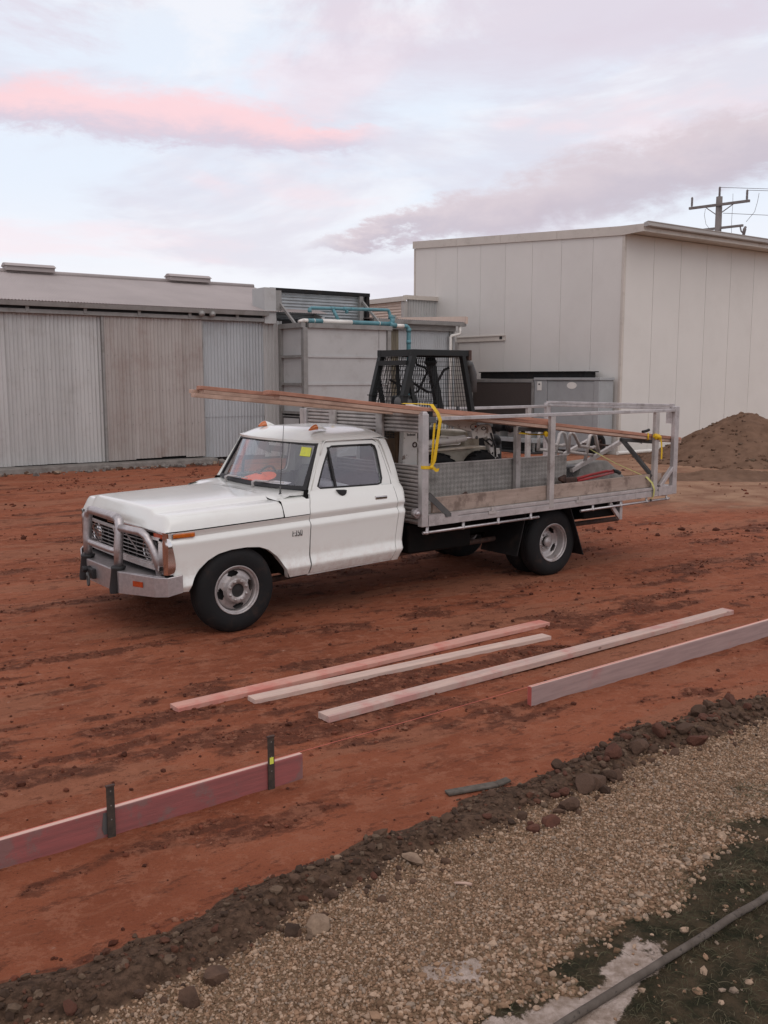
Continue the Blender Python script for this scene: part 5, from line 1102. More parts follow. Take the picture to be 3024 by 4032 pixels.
# wheels
def wheel(x, y, s, dish, name='wheel'):
    """s: -1 outer face towards the camera; y: outer face"""
    c = (x, y, .375); o = lambda prof: [(r_, -s*q) for r_, q in prof]
    mb = MB(); W = .205
    prof = [(.212, .022), (.225, .006), (.262, -.004), (.305, -.004), (.335, .004), (.358, .020), (.372, .034), (.381, .052), (.3835, .070), (.379, .073), (.379, .080), (.3845, .083), (.3845, .105), (.380, .108), (.380, .115), (.3845, .118), (.3845, .140), (.380, .143), (.381, .152), (.372, .171), (.335, .200), (.262, .206), (.212, .185)]
    mb.lathe(o(prof), c, 'y', 56); w = part(name, MB().lathe(o([(.0, .10), (.06, .10), (.06, .18), (.0, .18)]), c, 'y', 20), M['under'], truck)
    part('tyre', mb, M['tyre'], w, sharp=35)
    mb = MB(); mb.lathe(o([(.205, .012), (.214, .004), (.219, .010), (.217, .022), (.205, .026), (.190, .026), (.186, .034), (.185, .07), (.180, .10), (.180, .19), (.212, .195)]), c, 'y', 48); part('rim', mb, M['rim'], w)
    d = .046 if not dish else .125; hub = -.006 if not dish else .135
    # disc with four hand holes
    mb = MB(); nn = 96; rr = [.181, .174, .166, .158, .150, .142, .134, .127, .118, .108]; zz = [d+.02, d+.006, d, d-.002, d-.004, d-.007, d-.010, d-.013, hub+.022, hub+.004] if not dish else [d-.012, d-.004, d, d+.001, d+.002, d+.004, d+.005, d+.007, d+.016, hub]
    ring_ = []
    for r_, q in zip(rr, zz): ring_.append([(c[0]+r_*math.cos(2*math.pi*k/nn), c[1]-s*q, c[2]+r_*math.sin(2*math.pi*k/nn)) for k in range(nn)])
    b0 = len(mb.v); mb.v.extend([p for r_ in ring_ for p in r_])
    for i in range(len(rr)-1):
        for k in range(nn):
            am = (360*(k+.5)/nn+(35 if not dish else 80)) % 90; rm = (rr[i]+rr[i+1])/2; q_ = 1-((rm-.150)/.0245)**2; half = 20*math.sqrt(q_) if q_ > 0 else 0
            if half and abs(am-45) < half: continue
            mb.f.append((b0+i*nn+k, b0+i*nn+(k+1) % nn, b0+(i+1)*nn+(k+1) % nn, b0+(i+1)*nn+k)); mb.sm.append(True)
    if not dish: mb.lathe(o([(.108, hub+.004), (.100, hub), (.062, hub), (.060, hub+.012)]), c, 'y', 40)
    else: mb.lathe(o([(.108, hub), (.060, hub), (.058, hub-.05), (.05, hub-.06), (0, hub-.062)]), c, 'y', 32)
    part('wheel_disc', mb, M['rim'], w)
    mb = MB(); mb.lathe(o([(.165, d+.045), (.06, d+.05)]), c, 'y', 24)
    if not dish: mb.lathe(o([(.060, hub+.012), (.050, hub+.016), (.03, hub+.010), (0, hub+.008)]), c, 'y', 24)
    part('hub_hole', mb, M['darkgap'], w)
    for k in range(8):
        a = 2*math.pi*(k+.5)/8; p = (c[0]+.083*math.cos(a), c[1]-s*hub, c[2]+.083*math.sin(a)); mb = MB(); mb.lathe(o([(.0, -.018), (.009, -.016), (.014, -.010), (.015, 0), (.02, .002)]), p, 'y', 6); part('wheel_nut', mb, M['rim'], w)
    return w
wheel(0, -.98, -1, False); wheel(0, .98, 1, False)
for s in (-1, 1):
    wheel(4.02, s*.955, s, True); wheel(4.02, s*.70, s, True)
# chassis and running gear
mb = MB()
for s in (-1, 1): mb.box((-.6, s*.43-.035, .50), (5.75, s*.43+.035, .66))
for x in (.0, 1.0, 2.2, 3.2, 4.0, 4.8, 5.6): mb.box((x-.05, -.40, .52), (x+.05, .40, .62))
part('chassis', mb, M['under'], truck)
mb = MB(); mb.tube([(4.02, -.75, .375), (4.02, .75, .375)], .06, 12); mb.ball((4.02, 0, .375), .17, 16, 10); mb.tube([(0, -.85, .37), (0, .85, .37)], .045, 10); mb.tube([(.5, 0, .48), (4.0, 0, .42)], .05, 10); part('axles', mb, M['under'], truck)
mb = MB(); mb.box((2.05, -.80, .44), (2.9, -.50, .74)); mb.box((4.48, -.98, .60), (5.05, .9, .76)); mb.box((2.0, .35, .44), (3.0, .82, .74)); mb.box((1.86, -.75, .5), (2.0, .75, .95)); mb.box((-.3, -.5, .36), (.8, .5, .5)); part('under_boxes', mb, M['under'], truck, bevel=.02)
mb = MB(); mb.bar((4.86, -1.03, .77), (5.05, -1.03, .575), .03, .045); mb.box((5.03, -1.05, .56), (5.075, -1.0, .77)); part('box_bracket', mb, M['alu'], truck)
for a, b, c_, d_ in ((3.50, .76, 3.37, .30), (4.20, .77, 4.44, .20)):
    for s in (-1, 1):
        mb = MB(); y0, y1 = sorted((s*1.02, s*.45)); mb.hexa([(c_, y0, d_), (c_+.012, y0, d_), (c_+.012, y1, d_), (c_, y1, d_), (a, y0, b), (a+.012, y0, b), (a+.012, y1, b), (a, y1, b)]); part('mud_flap', mb, M['black'], truck)
mb = MB(); mb.tube([(-.02, -.60, .30), (1.9, -.62, .42), (3.4, -.62, .44), (4.5, -.7, .5), (5.3, -.8, .52)], .03, 8); part('exhaust_pipe', mb, M['rust'], truck)

# ------------------------------------------------------------------ tray
tb = lambda x: .757+.0095*(x-2.05)
FL = lambda x: tb(x)+.112
def tbox(mb, x0, x1, y0, y1, d0, d1):
    return mb.hexa([(x0, y0, tb(x0)+d0), (x1, y0, tb(x1)+d0), (x1, y1, tb(x1)+d0), (x0, y1, tb(x0)+d0), (x0, y0, tb(x0)+d1), (x1, y0, tb(x1)+d1), (x1, y1, tb(x1)+d1), (x0, y1, tb(x0)+d1)])
mb = MB(); tbox(mb, 2.06, 6.03, -1.03, 1.03, .075, .110); tray = part('tray', mb, M['alu_dull'], truck)
for k in range(9):
    mb = MB(); x = 2.2+k*.46; tbox(mb, x, x+.06, -1.0, 1.0, -.02, .074); part('cross_member', mb, M['black'] if k % 2 else M['steelgrey'], tray)
for s in (-1, 1):
    y0, y1 = sorted((s*1.08, s*1.03))
    mb = MB(); tbox(mb, 2.076, 5.94, y0, y1, 0, .066); tbox(mb, 2.076, 5.94, *sorted((s*1.070, s*1.03)), .066, .076); tbox(mb, 2.076, 5.94, y0, y1, .076, .110); part('side_coaming', mb, M['alu'], tray, bevel=.003)
    for x in (2.94, 4.28):
        mb = MB(); tbox(mb, x-.055, x+.055, *sorted((s*1.080, s*1.090)), .042, .075); tbox(mb, x-.02, x+.02, *sorted((s*1.080, s*1.093)), .07, .115); part('drop_side_latch', mb, M['alu_dull'], tray, bevel=.003)
    for x0, x1, z0, z1, br in ((2.01, 3.64, .695, .716, (2.06, 2.539, 3.031, 3.514)), (4.31, 5.92, .724, .747, (4.518, 5.007, 5.484, 5.87))):
        mb = MB(); y = s*1.075; mb.tube([(x0, y, z0), (x1, y, z1)], .0145, 12); mb.lathe([(.0147, 0), (.0147, .001)], (x0, y, z0), 'x', 6); part('rope_rail', mb, M['chrome'] if False else M['bull'], tray)
        for x in br:
            z = z0+(z1-z0)*(x-x0)/(x1-x0); mb = MB(); mb.bar((x, y, z), (x+.035, s*1.045, tb(x)+.004), .035, .008, (0, 1, 0)); mb.tube([(x-.014, y, z), (x+.014, y, z)], .0185, 10); part('rail_bracket', mb, M['alu'], tray)
mb = MB(); tbox(mb, 2.078, 2.46, -1.088, -1.081, .002, .112); part('coaming_plate', mb, M['alu'], tray)
# headboard slats between posts
HX = 2.05
for k in range(5):
    z = 1.674+k*.039; mb = MB(); mb.prism([(0, 0), (.022, .004), (.030, .012), (.030, .026), (.022, .033), (0, .037)], lambda a, b: (HX-a, -1.01, z+b), lambda a, b: (HX-a, 1.06, z+b)); part('headboard_slat', mb, M['alu_dull'], tray)
for k in range(14):
    z = .775+k*.0405; mb = MB(); mb.prism([(0, 0), (.022, .004), (.030, .012), (.030, .027), (.022, .034), (0, .0385)], lambda a, b: (HX-a, -1.01, z+b), lambda a, b: (HX-a, 1.06, z+b)); part('headboard_slat', mb, M['alu_dull'], tray)
mb = MB(); mb.box((HX+.001, -1.0, 1.674), (HX+.012, 1.05, 1.868)); mb.box((HX+.001, -1.0, .76), (HX+.012, 1.05, 1.345)); mb.box((HX-.03, -1.01, 1.868), (HX+.02, 1.06, 1.876)); mb.box((HX-.03, -1.01, 1.344), (HX+.02, 1.06, 1.351)); part('headboard_sheet', mb, M['alu_dull'], tray)
for y0, y1 in ((-.438, -.325), (.419, .533), (1.06, 1.13)):
    mb = MB(); mb.box((HX-.062, y0, .77), (HX-.031, y1, 1.865)); part('headboard_post', mb, M['alu_dull'], tray, bevel=.004)
mb = MB(); mb.box((1.995, -1.085, .755), (2.074, -1.012, 1.865)); mb.hexa([(2.0, -1.08, 1.865), (2.07, -1.08, 1.865), (2.07, -1.017, 1.865), (2.0, -1.017, 1.865), (2.012, -1.07, 1.888), (2.058, -1.07, 1.888), (2.058, -1.03, 1.888), (2.012, -1.03, 1.888)]); cp = part('corner_post', mb, M['alu'], tray, bevel=.006)
for k in range(22):
    z = .80+k*.049; mb = MB(); mb.lathe([(.0, -.006), (.006, -.004), (.008, 0)], (2.002, -1.047, z), 'x', 6); part('rivet', mb, M['alu'], cp)
mb = MB(); mb.box((1.995, 1.012, .755), (2.074, 1.085, 1.865)); part('corner_post', mb, M['alu'], tray, bevel=.006)
# fuel filler at the headboard foot
mb = MB(); mb.tube([(1.955, -1.0, .895), (1.955, -1.06, .893)], .042, 18); mb.lathe([(.0, -.02), (.022, -.018), (.026, 0)], (1.955, -1.06, .893), 'y', 14); mb.box((1.96, -1.03, .84), (2.0, -.99, .94)); part('fuel_filler', mb, M['bull'], tray, bevel=.004)
RZ = lambda x: 1.815+.0016*(x-2.2)
for s in (-1, 1):
    y = s*1.06
    mb = MB(); mb.hexa([(2.10, y-.022, RZ(2.1)-.018), (6.0, y-.022, RZ(6)-.018), (6.0, y+.022, RZ(6)-.018), (2.10, y+.022, RZ(2.1)-.018), (2.10, y-.022, RZ(2.1)+.018), (6.0, y-.022, RZ(6)+.018), (6.0, y+.022, RZ(6)+.018), (2.10, y+.022, RZ(2.1)+.018)]); part('top_rail', mb, M['alu'], tray, bevel=.004)
    mb = MB(); mb.box((2.07, y-.03, 1.775), (2.16, y+.03, 1.835)); part('rail_socket', mb, M['steelgrey'], tray, bevel=.004)
    mb = MB(); mb.box((2.085, y-.02, 1.835), (2.125, y+.02, 1.89)); part('rail_socket_top', mb, M['black'], tray)
    for x in (3.83, 5.635):
        mb = MB(); mb.box((x-.036, y-.024, tb(x)+.02), (x+.036, y+.024, RZ(x)-.019)); part('stake', mb, M['alu_dull'], tray, bevel=.005)
    mb = MB(); mb.box((5.965, y-.03, .80), (6.045, y+.028, 1.868)); part('corner_post', mb, M['alu'], tray, bevel=.006)
    mb = MB(); tbox(mb, 5.655, 6.05, *sorted((s*1.083, s*1.032)), .005, .112) if False else tbox(mb, 5.70, 6.05, *sorted((s*1.086, s*1.081)), .004, .113); part('corner_plate', mb, M['alu'], tray)
    mb = MB(); mb.bar((5.74, y-.012*s*0, .905), (5.985, y, 1.125), .05, .045); part('corner_brace', mb, M['alu'], tray, bevel=.004)
mb = MB(); mb.bar((2.095, -1.05, 1.07), (2.33, -1.095, .852), .012, .06, (0, 0, 1)); mb.box((2.29, -1.10, .835), (2.36, -1.085, .87)); part('front_brace', mb, M['steelgrey'], tray)
mb = MB(); mb.box((6.0, -.98, 1.858), (6.045, 1.08, 1.892)); mb.box((6.0, -.98, 1.822), (6.045, 1.08, 1.853)); part('rear_rail', mb, M['alu'], tray, bevel=.004)
mb = MB(); mb.box((5.955, -1.045, 1.66), (5.965, -.96, 1.80)); mb.box((6.0, -1.03, 1.853), (6.03, -.97, 1.895)); part('rear_latch', mb, M['alu'], tray)
# frames inside the tray that carry the timber
fy = -.545
for x, zc in ((3.82, 1.645), (5.62, 1.452)):
    mb = MB(); mb.bar((x, -1.035, zc), (x, fy-.035 if x < 5 else fy, zc), .045, .045); part('timber_rack_bar', mb, M['steelgrey'], tray, bevel=.004)
mb = MB(); mb.box((3.785, fy-.028, FL(3.8)), (3.855, fy+.028, 1.67)); part('timber_rack_post', mb, M['alu_dull'], tray, bevel=.005)
mb = MB(); mb.bar((5.62, -.555, 1.468), (5.62, -1.05, 1.03), .045, .045, (1, 0, 0)); part('timber_rack_strut', mb, M['steelgrey'], tray, bevel=.004)
# tread plate partition along the middle
for a, b in ((2.12, 3.80), (3.806, 4.69)):
    mb = MB(); mb.hexa([(a, -.508, FL(a)), (b, -.508, FL(b)), (b, -.504, FL(b)), (a, -.504, FL(a)), (a, -.508, 1.300), (b, -.508, 1.302), (b, -.504, 1.302), (a, -.504, 1.300)]); part('tread_plate_panel', mb, M['checker'], tray)
    mb = MB(); mb.box((a, -.515, 1.300), (b, -.495, 1.312)); part('panel_cap', mb, M['alu_dull'], tray)
# ------------------------------------------------------------------ mini loader standing on the far half of the tray
ld = thing('skid_steer_loader', 'small worn white skid-steer loader with black mesh cage on the tray', 'skid steer', (3.0, .0, .89), TF)
fz = lambda x: FL(x)
for x in (2.80, 3.44):
    for s in (-1, 1):
        mb = MB(); c = (x, s*.43, fz(x)+.262); o = lambda p: [(r_, -s*q) for r_, q in p]
        mb.lathe(o([(.13, .03), (.15, .008), (.20, -.002), (.235, .008), (.250, .025), (.258, .05), (.258, .12), (.250, .145), (.2, .165), (.13, .15)]), c, 'y', 36)
        for k in range(18):
            a = 2*math.pi*k/18; p = Vector((c[0]+.258*math.cos(a), c[1]-s*(.01), c[2]+.258*math.sin(a))); q = Vector((c[0]+.258*math.cos(a+.14), c[1]-s*.085, c[2]+.258*math.sin(a+.14))); mb.bar(p, q, .028, .022, (math.cos(a), 0, math.sin(a)))
        w = part('wheel', mb, M['tyre'], ld)
        mb = MB(); mb.lathe(o([(.14, .02), (.13, .03), (.11, .05), (.05, .05), (0, .045)]), c, 'y', 24); part('rim', mb, M['bobwhite'], w)
mb = MB(); mb.box((2.50, -.27, 1.02), (3.62, .27, 1.44)); part('body', mb, M['bobcream'], ld, bevel=.015)
mb = MB(); mb.box((2.52, -.30, 1.02), (3.60, -.272, 1.42)); mb.box((2.52, .272, 1.02), (3.60, .30, 1.42)); part('side_plate', mb, M['bobcream'], ld)
for s in (-1, 1):
    mb = MB(); y0, y1 = sorted((s*.42, s*.27)); mb.hexa([(2.52, y0, 1.425), (3.37, y0, 1.440), (3.37, y1, 1.440), (2.52, y1, 1.425), (2.52, y0, 1.445), (3.37, y0, 1.462), (3.37, y1, 1.462), (2.52, y1, 1.445)]); part('mudguard', mb, M['bobcream'], ld, bevel=.005)
    mb = MB(); mb.hexa([(2.262, y0, 1.12), (2.475, y0, 1.12), (2.475, s*.34, 1.12), (2.262, s*.34, 1.12), (2.30, y0, 1.90), (2.475, y0, 1.90), (2.475, s*.34, 1.94), (2.30, s*.34, 1.90)] if s < 0 else [(2.262, s*.34, 1.12), (2.475, s*.34, 1.12), (2.475, y1, 1.12), (2.262, y1, 1.12), (2.30, s*.34, 1.90), (2.475, s*.34, 1.90), (2.475, y1, 1.94), (2.30, y1, 1.94)]); tw = part('rear_upright', mb, M['bobwhite'], ld, bevel=.012)
    mb = MB(); ya = s*.38
    mb.hexa([(2.36, ya-.03, 1.862), (3.28, ya-.03, 1.610), (3.28, ya+.03, 1.610), (2.36, ya+.03, 1.862), (2.36, ya-.03, 1.95), (3.33, ya-.03, 1.728), (3.33, ya+.03, 1.728), (2.36, ya+.03, 1.95)])
    arm = part('lift_arm', mb, M['bobwhite'], ld, bevel=.008)
    mb = MB(); mb.prism([(3.24, 1.615), (3.262, 1.542), (3.455, 1.552), (3.50, 1.60), (3.53, 1.675), (3.50, 1.70), (3.38, 1.70), (3.29, 1.655)], lambda a, b: (a, ya-.042, b), lambda a, b: (a, ya+.042, b)); part('arm_knuckle', mb, M['bobwhite'], arm, bevel=.01)
    mb = MB(); mb.bar((3.49, ya, 1.67), (3.615, ya, 1.30), .075, .095, (1, 0, 0)); part('lower_arm', mb, M['bobwhite'], arm, bevel=.01)
    mb = MB(); mb.tube([(3.31, ya-s*-.045, 1.557), (3.31, ya+s*.048, 1.557)], .020, 12); part('pivot_pin', mb, M['steelgrey'], arm)
    mb = MB(); yc = s*.395; mb.tube([(2.46, yc, 1.505), (2.50, yc, 1.508), (3.12, yc, 1.551), (3.165, yc, 1.554)], [.030, .036, .036, .036], 16); cyl = part('lift_cylinder', mb, M['bobwhite'], ld)
    mb = MB(); mb.tube([(3.165, yc, 1.554), (3.30, yc, 1.558)], .017, 12); part('cylinder_rod', mb, M['chrome'], cyl)
    mb = MB(); mb.tube([(2.5, yc-.0, 1.455), (2.72, yc, 1.478), (3.0, yc, 1.495), (3.06, yc, 1.485), (3.09, yc, 1.495), (3.10, yc, 1.53)], .007, 6); part('hydraulic_line', mb, M['bobwhite'], cyl)
    mb = MB(); mb.lathe([(.018, -.004), (.03, -.006), (.03, .006), (.018, .006)], (2.43, s*.424, 1.515), 'y', 16); part('pivot_boss', mb, M['rust'], tw)
    mb = MB(); mb.tube([(3.40, ya-s*-.05, 1.54), (3.47, ya+s*.05, 1.50), (3.54, ya+s*.055, 1.45), (3.57, ya+s*.05, 1.50), (3.50, ya+s*.05, 1.535), (3.45, ya+s*.05, 1.52)], .010, 8); mb.tube([(3.52, ya+s*.05, 1.60), (3.59, ya+s*.052, 1.45), (3.60, ya+s*.05, 1.33)], .010, 8); part('hydraulic_hose', mb, M['rubber'], arm)
mb = MB(); mb.box((2.255, -.335, 1.05), (2.33, .335, 1.66)); tg = part('tailgate', mb, M['bobbrown'], ld, bevel=.02)
for r_ in range(3):
    for c_ in range(8):
        mb = MB(); mb.box((2.250, -.30+c_*.045, 1.585+r_*.026), (2.257, -.27+c_*.045, 1.602+r_*.026)); part('cooling_slot', mb, M['darkgap'], tg)
mb = MB(); mb.hexa([(2.30, -.28, 1.62), (2.62, -.28, 1.62), (2.62, .33, 1.62), (2.30, .33, 1.62), (2.32, -.26, 1.90), (2.55, -.26, 1.86), (2.55, .33, 1.86), (2.32, .33, 1.92)]); part('engine_cover', mb, M['bobwhite'], ld, bevel=.02)
mb = MB(); mb.box((3.60, -.36, 1.0), (3.68, .36, 1.30)); mb.hexa([(3.62, -.42, .90), (4.05, -.42, .89), (4.05, .42, .89), (3.62, .42, .90), (3.62, -.42, .93), (4.05, -.42, .905), (4.05, .42, .905), (3.62, .42, .93)]); part('bucket', mb, M['rust'], ld, bevel=.01)
mb = MB(); mb.box((3.66, -.30, 1.345), (3.80, -.12, 1.41)); part('battery_box', mb, M['bobwhite'], ld, bevel=.008)
mb = MB(); mb.tube([(3.9, -.1, 1.0), (3.88, -.1, 1.46)], .09, 14); mb.ball((3.88, -.1, 1.47), .095, 14, 8); mb.tube([(4.05, .12, 1.0), (4.03, .12, 1.36)], .085, 14); part('auger_motor', mb, M['black'], ld)
mb = MB(); mb.box((3.3, -.25, 1.44), (3.52, .25, 1.62)); mb.box((2.9, -.22, 1.46), (3.25, .22, 1.56)); part('cockpit', mb, M['bobcream'], ld, bevel=.02)
mb = MB(); mb.box((2.62, -.20, 1.56), (3.0, .20, 1.66)); mb.box((2.58, -.20, 1.66), (2.66, .20, 2.02)); part('operator_seat', mb, M['rubber'], ld, bevel=.03)
# cage
cg = part('cage_frame', MB().box((2.485, -.305, 2.445), (3.30, -.245, 2.512)), M['cageblk'], ld, bevel=.006)
mb = MB(); mb.box((2.485, .245, 2.445), (3.30, .305, 2.512)); mb.box((2.487, -.244, 2.44), (2.55, .244, 2.505)); mb.box((3.22, -.244, 2.44), (3.28, .244, 2.505)); mb.box((2.5, -.24, 2.50), (3.27, .24, 2.51)); part('cage_roof', mb, M['cageblk'], cg)
mb = MB(); mb.box((3.285, -.315, 2.40), (3.325, -.235, 2.515)); part('corner_plate', mb, M['rust'], cg, bevel=.005)
for s in (-1, 1):
    y = s*.277
    mb = MB(); mb.bar((2.525, y, 2.46), (2.40, y, 2.02), .055, .065, (1, 0, 0)); mb.bar((2.40, y, 2.03), (2.37, y, 1.62), .055, .065, (1, 0, 0)); mb.box((2.36, y-.05, 2.02), (2.46, y+.05, 2.03)); part('rear_leg', mb, M['cageblk'], cg)
    mb = MB(); mb.bar((2.475, y, 2.22), (2.54, y, 1.93), .035, .045, (1, 0, 0)); mb.bar((2.54, y, 1.93), (2.56, y, 1.7), .035, .045, (1, 0, 0)); part('leg_brace', mb, M['cageblk'], cg)
    mb = MB(); mb.bar((3.215, y, 2.46), (3.40, y, 1.70), .06, .05 if s < 0 else .09, (1, 0, 0)); part('front_leg', mb, M['cageblk'], cg)
    mb = MB()
    def leg_r(z): return 2.525-(2.46-z)*.284
    def leg_f(z): return 3.215+(2.46-z)*.2434
    for k in range(17):
        z = 2.43-k*.047; mb.bar((leg_r(z), y, z), (leg_f(z), y, z), .0044, .0044)
    for k in range(26):
        t = (k+.5)/26; mb.bar((leg_r(2.45)+t*(leg_f(2.45)-leg_r(2.45)), y, 2.45), (leg_r(1.66)+t*(leg_f(1.66)-leg_r(1.66)), y, 1.66), .0044, .0044, (0, 1, 0))
    part('guard_mesh', mb, M['guard'], cg, kind='stuff')
    mb = MB(); mb.tube([(2.46, y*.9, 2.20), (2.75, y*.9, 2.06), (2.81, y*.9, 2.06), (2.98, y*.9, 2.30), (3.05, y*.9, 2.32)], .014, 8) if s < 0 else mb.tube([(2.62, y*.9, 2.19), (2.95, y*.9, 2.04), (3.02, y*.9, 2.06), (3.16, y*.9, 2.28), (3.12, y*.9, 2.33), (3.0, y*.9, 2.36), (2.98, y*.9, 2.44)], .014, 8); part('safety_bar', mb, M['black'], cg)
mb = MB()
for k in range(17):
    z = 2.43-k*.047; mb.bar((2.525-(2.46-z)*.284, -.25, z), (2.525-(2.46-z)*.284, .25, z), .0044, .0044)
for k in range(11):
    yy = -.25+.05*k; mb.bar((2.525, yy, 2.45), (2.30, yy, 1.66), .0044, .0044, (0, 1, 0))
part('guard_mesh', mb, M['guard'], cg, kind='stuff')
mb = MB(); mb.bar((2.46, -.25, 2.37), (2.46, .25, 2.37), .03, .05); mb.bar((2.62, .12, 2.36), (2.66, .12, 1.70), .03, .03, (1, 0, 0)); part('rear_crossbar', mb, M['cageblk'], cg)
mb = MB(); mb.ball((3.04, .05, 2.385), .065, 14, 8, (1.1, 1, .9)); part('cab_fan', mb, M['black'], cg)
mb = MB(); mb.tube([(3.30, -.20, 2.38), (3.40, -.20, 2.36), (3.45, -.20, 2.25), (3.45, -.20, 2.05)], .045, 10); part('work_light', mb, M['steelgrey'], cg)
mb = MB(); mb.tube([(3.10, -.34, 1.82), (3.10, -.34, 1.905)], .016, 10); mb.tube([(2.78, -.34, 1.84), (2.78, -.34, 1.93)], .022, 10); part('control_lever', mb, M['rubber'], ld)
mb = MB(); mb.lathe([(0, -.11), (.055, -.105), (.065, -.06), (.065, .06), (.055, .1), (0, .105)], (2.46, -.22, 1.955), 'x', 16); part('air_cleaner', mb, M['steelgrey'], ld, label='dark grey air cleaner canister')
# writing on it
mb = MB(); n_ = 28
mb.ring([(3.30+.068*math.cos(6.2832*k/n_), 1.668+.036*math.sin(6.2832*k/n_)) for k in range(n_)], [(3.30+.074*math.cos(6.2832*k/n_), 1.668+.041*math.sin(6.2832*k/n_)) for k in range(n_)], lambda a, b: (a, -.4135, b-.132*(a-3.30)), lambda a, b: (a, -.4105, b-.132*(a-3.30)))
part('oval_emblem', mb, M['black'], ld)
mb = MB(); mb.ring([(3.415+.026*math.cos(6.2832*k/16), 1.655+.013*math.sin(6.2832*k/16)) for k in range(16)], [(3.415+.036*math.cos(6.2832*k/16), 1.655+.021*math.sin(6.2832*k/16)) for k in range(16)], lambda a, b: (a, -.4255, b), lambda a, b: (a, -.4225, b)); part('number_emblem', mb, M['black'], ld)
mb = MB(); mb.prism([(3.285, 1.672), (3.30, 1.690), (3.325, 1.692), (3.32, 1.680), (3.31, 1.670)], lambda a, b: (a, -.413, b), lambda a, b: (a, -.4105, b)); part('cat_emblem', mb, M['amberdark'], ld)
rx90 = Matrix.Rotation(R(90), 4, 'X')
letters('lettering', 'bobcat', .036, Matrix.Translation((3.302-3.0, -.4125, 1.650-.89)) @ rx90, ld, M['black'], .001)
letters('lettering', 'bobcat', .042, Matrix.Translation((2.385-3.0, -.4225, 1.622-.89)) @ rx90, ld, M['black'], .001)

# ------------------------------------------------------------------ timber on the racks
def board(name, p0, p1, w, t, m_, label, cat='timber', group=None, up=(0, 0, 1), frame_=None, bevel=.003, roll=0):
    """plank whose local x runs along its length; p0, p1: middle of its underside at both ends"""
    p0, p1 = Vector(p0), Vector(p1)
    if frame_ is not None: p0, p1 = frame_ @ p0, frame_ @ p1; up = frame_.to_3x3() @ Vector(up)
    d = (p1-p0); L_ = d.length; d.normalize(); u = Vector(up); s_ = u.cross(d).normalized(); u = d.cross(s_).normalized()
    if roll: q = Matrix.Rotation(R(roll), 3, d); s_ = q @ s_; u = q @ u
    n_ = max(2, int(L_/.35)); mb = MB(); rows = []
    sd_ = rnd.random()*99
    for i in range(n_+1):
        x = L_*i/n_; wob = .007*math.sin(x*1.1+sd_); rows.append([(x, -w/2+wob, 0), (x, w/2+wob, 0), (x, w/2+wob, t), (x, -w/2+wob, t), (x, -w/2+wob, 0)])
    mb.grid(rows, False, False); mb.add([r_ for r_ in rows[0][:4]], [(0, 1, 2, 3)]); mb.add([r_ for r_ in rows[-1][:4]], [(3, 2, 1, 0)])
    # join doubled corners so that the edges bevel
    me = mb.mesh(name); o = bpy.data.objects.new(name, me); COL.objects.link(o)
    import bmesh
    bm = bmesh.new(); bm.from_mesh(me); bmesh.ops.remove_doubles(bm, verts=bm.verts, dist=1e-5); bmesh.ops.recalc_face_normals(bm, faces=bm.faces); bm.to_mesh(me); bm.free()
    mw = Matrix.Identity(4); mw.col[0][:3] = d; mw.col[1][:3] = s_; mw.col[2][:3] = u; mw.col[3][:3] = p0; o.matrix_world = mw
    me.materials.append(m_)
    if bevel: bev(o, bevel, 2)
    return tag(o, label, cat, group)
def rack_board(x0, x1, y, zt, w, t, m_, label, group):
    return board('timber_board', (x0, y, zt(x0)), (x1, y, zt(x1)), w, t, m_, label, 'timber', group, (0, 0, 1), TF)
zn = lambda x: float(np.interp(x, [.2, 2.1, 3.82, 6.3], [2.046, 1.884, 1.682, 1.412]))
def zline(a, b):   # straight run of a board between two heights
    return lambda x: a+(b-a)*(x-.35)/(6.2-.35)
low = zline(2.036, 1.410)
for k in range(3):
    rack_board(.43+.05*k, 6.20-.03*k, -.975+.096*k, low, .092, .033, M['w_rackpale'], 'lower board of the strapped pile over the cab, near side', 'boards in the near strapped pile')
for k in range(3):
    rack_board(.34+.04*k, 6.19-.05*k, -.980+.096*k, lambda x: low(x)+.036, .092, .034, M['w_rack'], 'red-brown upper board of the strapped pile over the cab, near side', 'boards in the near strapped pile')
fl = lambda x: 2.050-.082*(x+.1)-.004*max(0, x-2)**2
f2 = lambda x: 2.046+(1.580-2.046)*(x+.15)/(4.9+.15)
for r_ in range(3):
    for k in range(2):
        rack_board(-.15+.05*((r_+k) % 2)+.03*r_, (4.90 if r_ == 0 else 4.3)-.1*k, -.52+.105*k, lambda x, r_=r_: f2(x)+.001+.035*r_, .10, .033, M['w_rack'] if r_ == 2 else M['w_rackpale'], 'board in the longer pile reaching furthest forward over the bonnet', 'boards in the far pile')
board('timber_plank', (2.19, -1.005, FL(2.2)+.001), (5.82, -1.005, FL(5.8)+.001), .038, .155, M['ply'], 'wide weathered plank standing on edge along the tray side', 'timber', None, (0, 0, 1), TF)
board('timber_board', (3.95, -.72, FL(4)+.062), (5.5, -.70, FL(5.4)+.03), .10, .035, M['w_rack'], 'short brown board lying in the tray against the tread plate', 'timber', None, (0, 0, 1), TF)
board('timber_board', (4.0, -.84, FL(4)+.012), (5.6, -.86, FL(5.5)+.006), .10, .035, M['w_rackpale'], 'paler short board lying flat in the tray behind the plank', 'timber', None, (0, 0, 1), TF)
for k in range(9):
    y = -.66-.03*(k % 4)-rnd.uniform(0, .02); z = FL(3.8)+.03+.026*(k//3); x = 3.42+rnd.uniform(0, .16)
    solo('steel_stake', MB().bar((x, y, z), (x+rnd.uniform(.55, .75), y+rnd.uniform(-.05, .05), z+rnd.uniform(-.01, .015)), .03, .022), M['rust'], 'rusty stake in the heap lying on the tray', 'stake', (x, y, z), TF, 'rusty stakes on the tray')
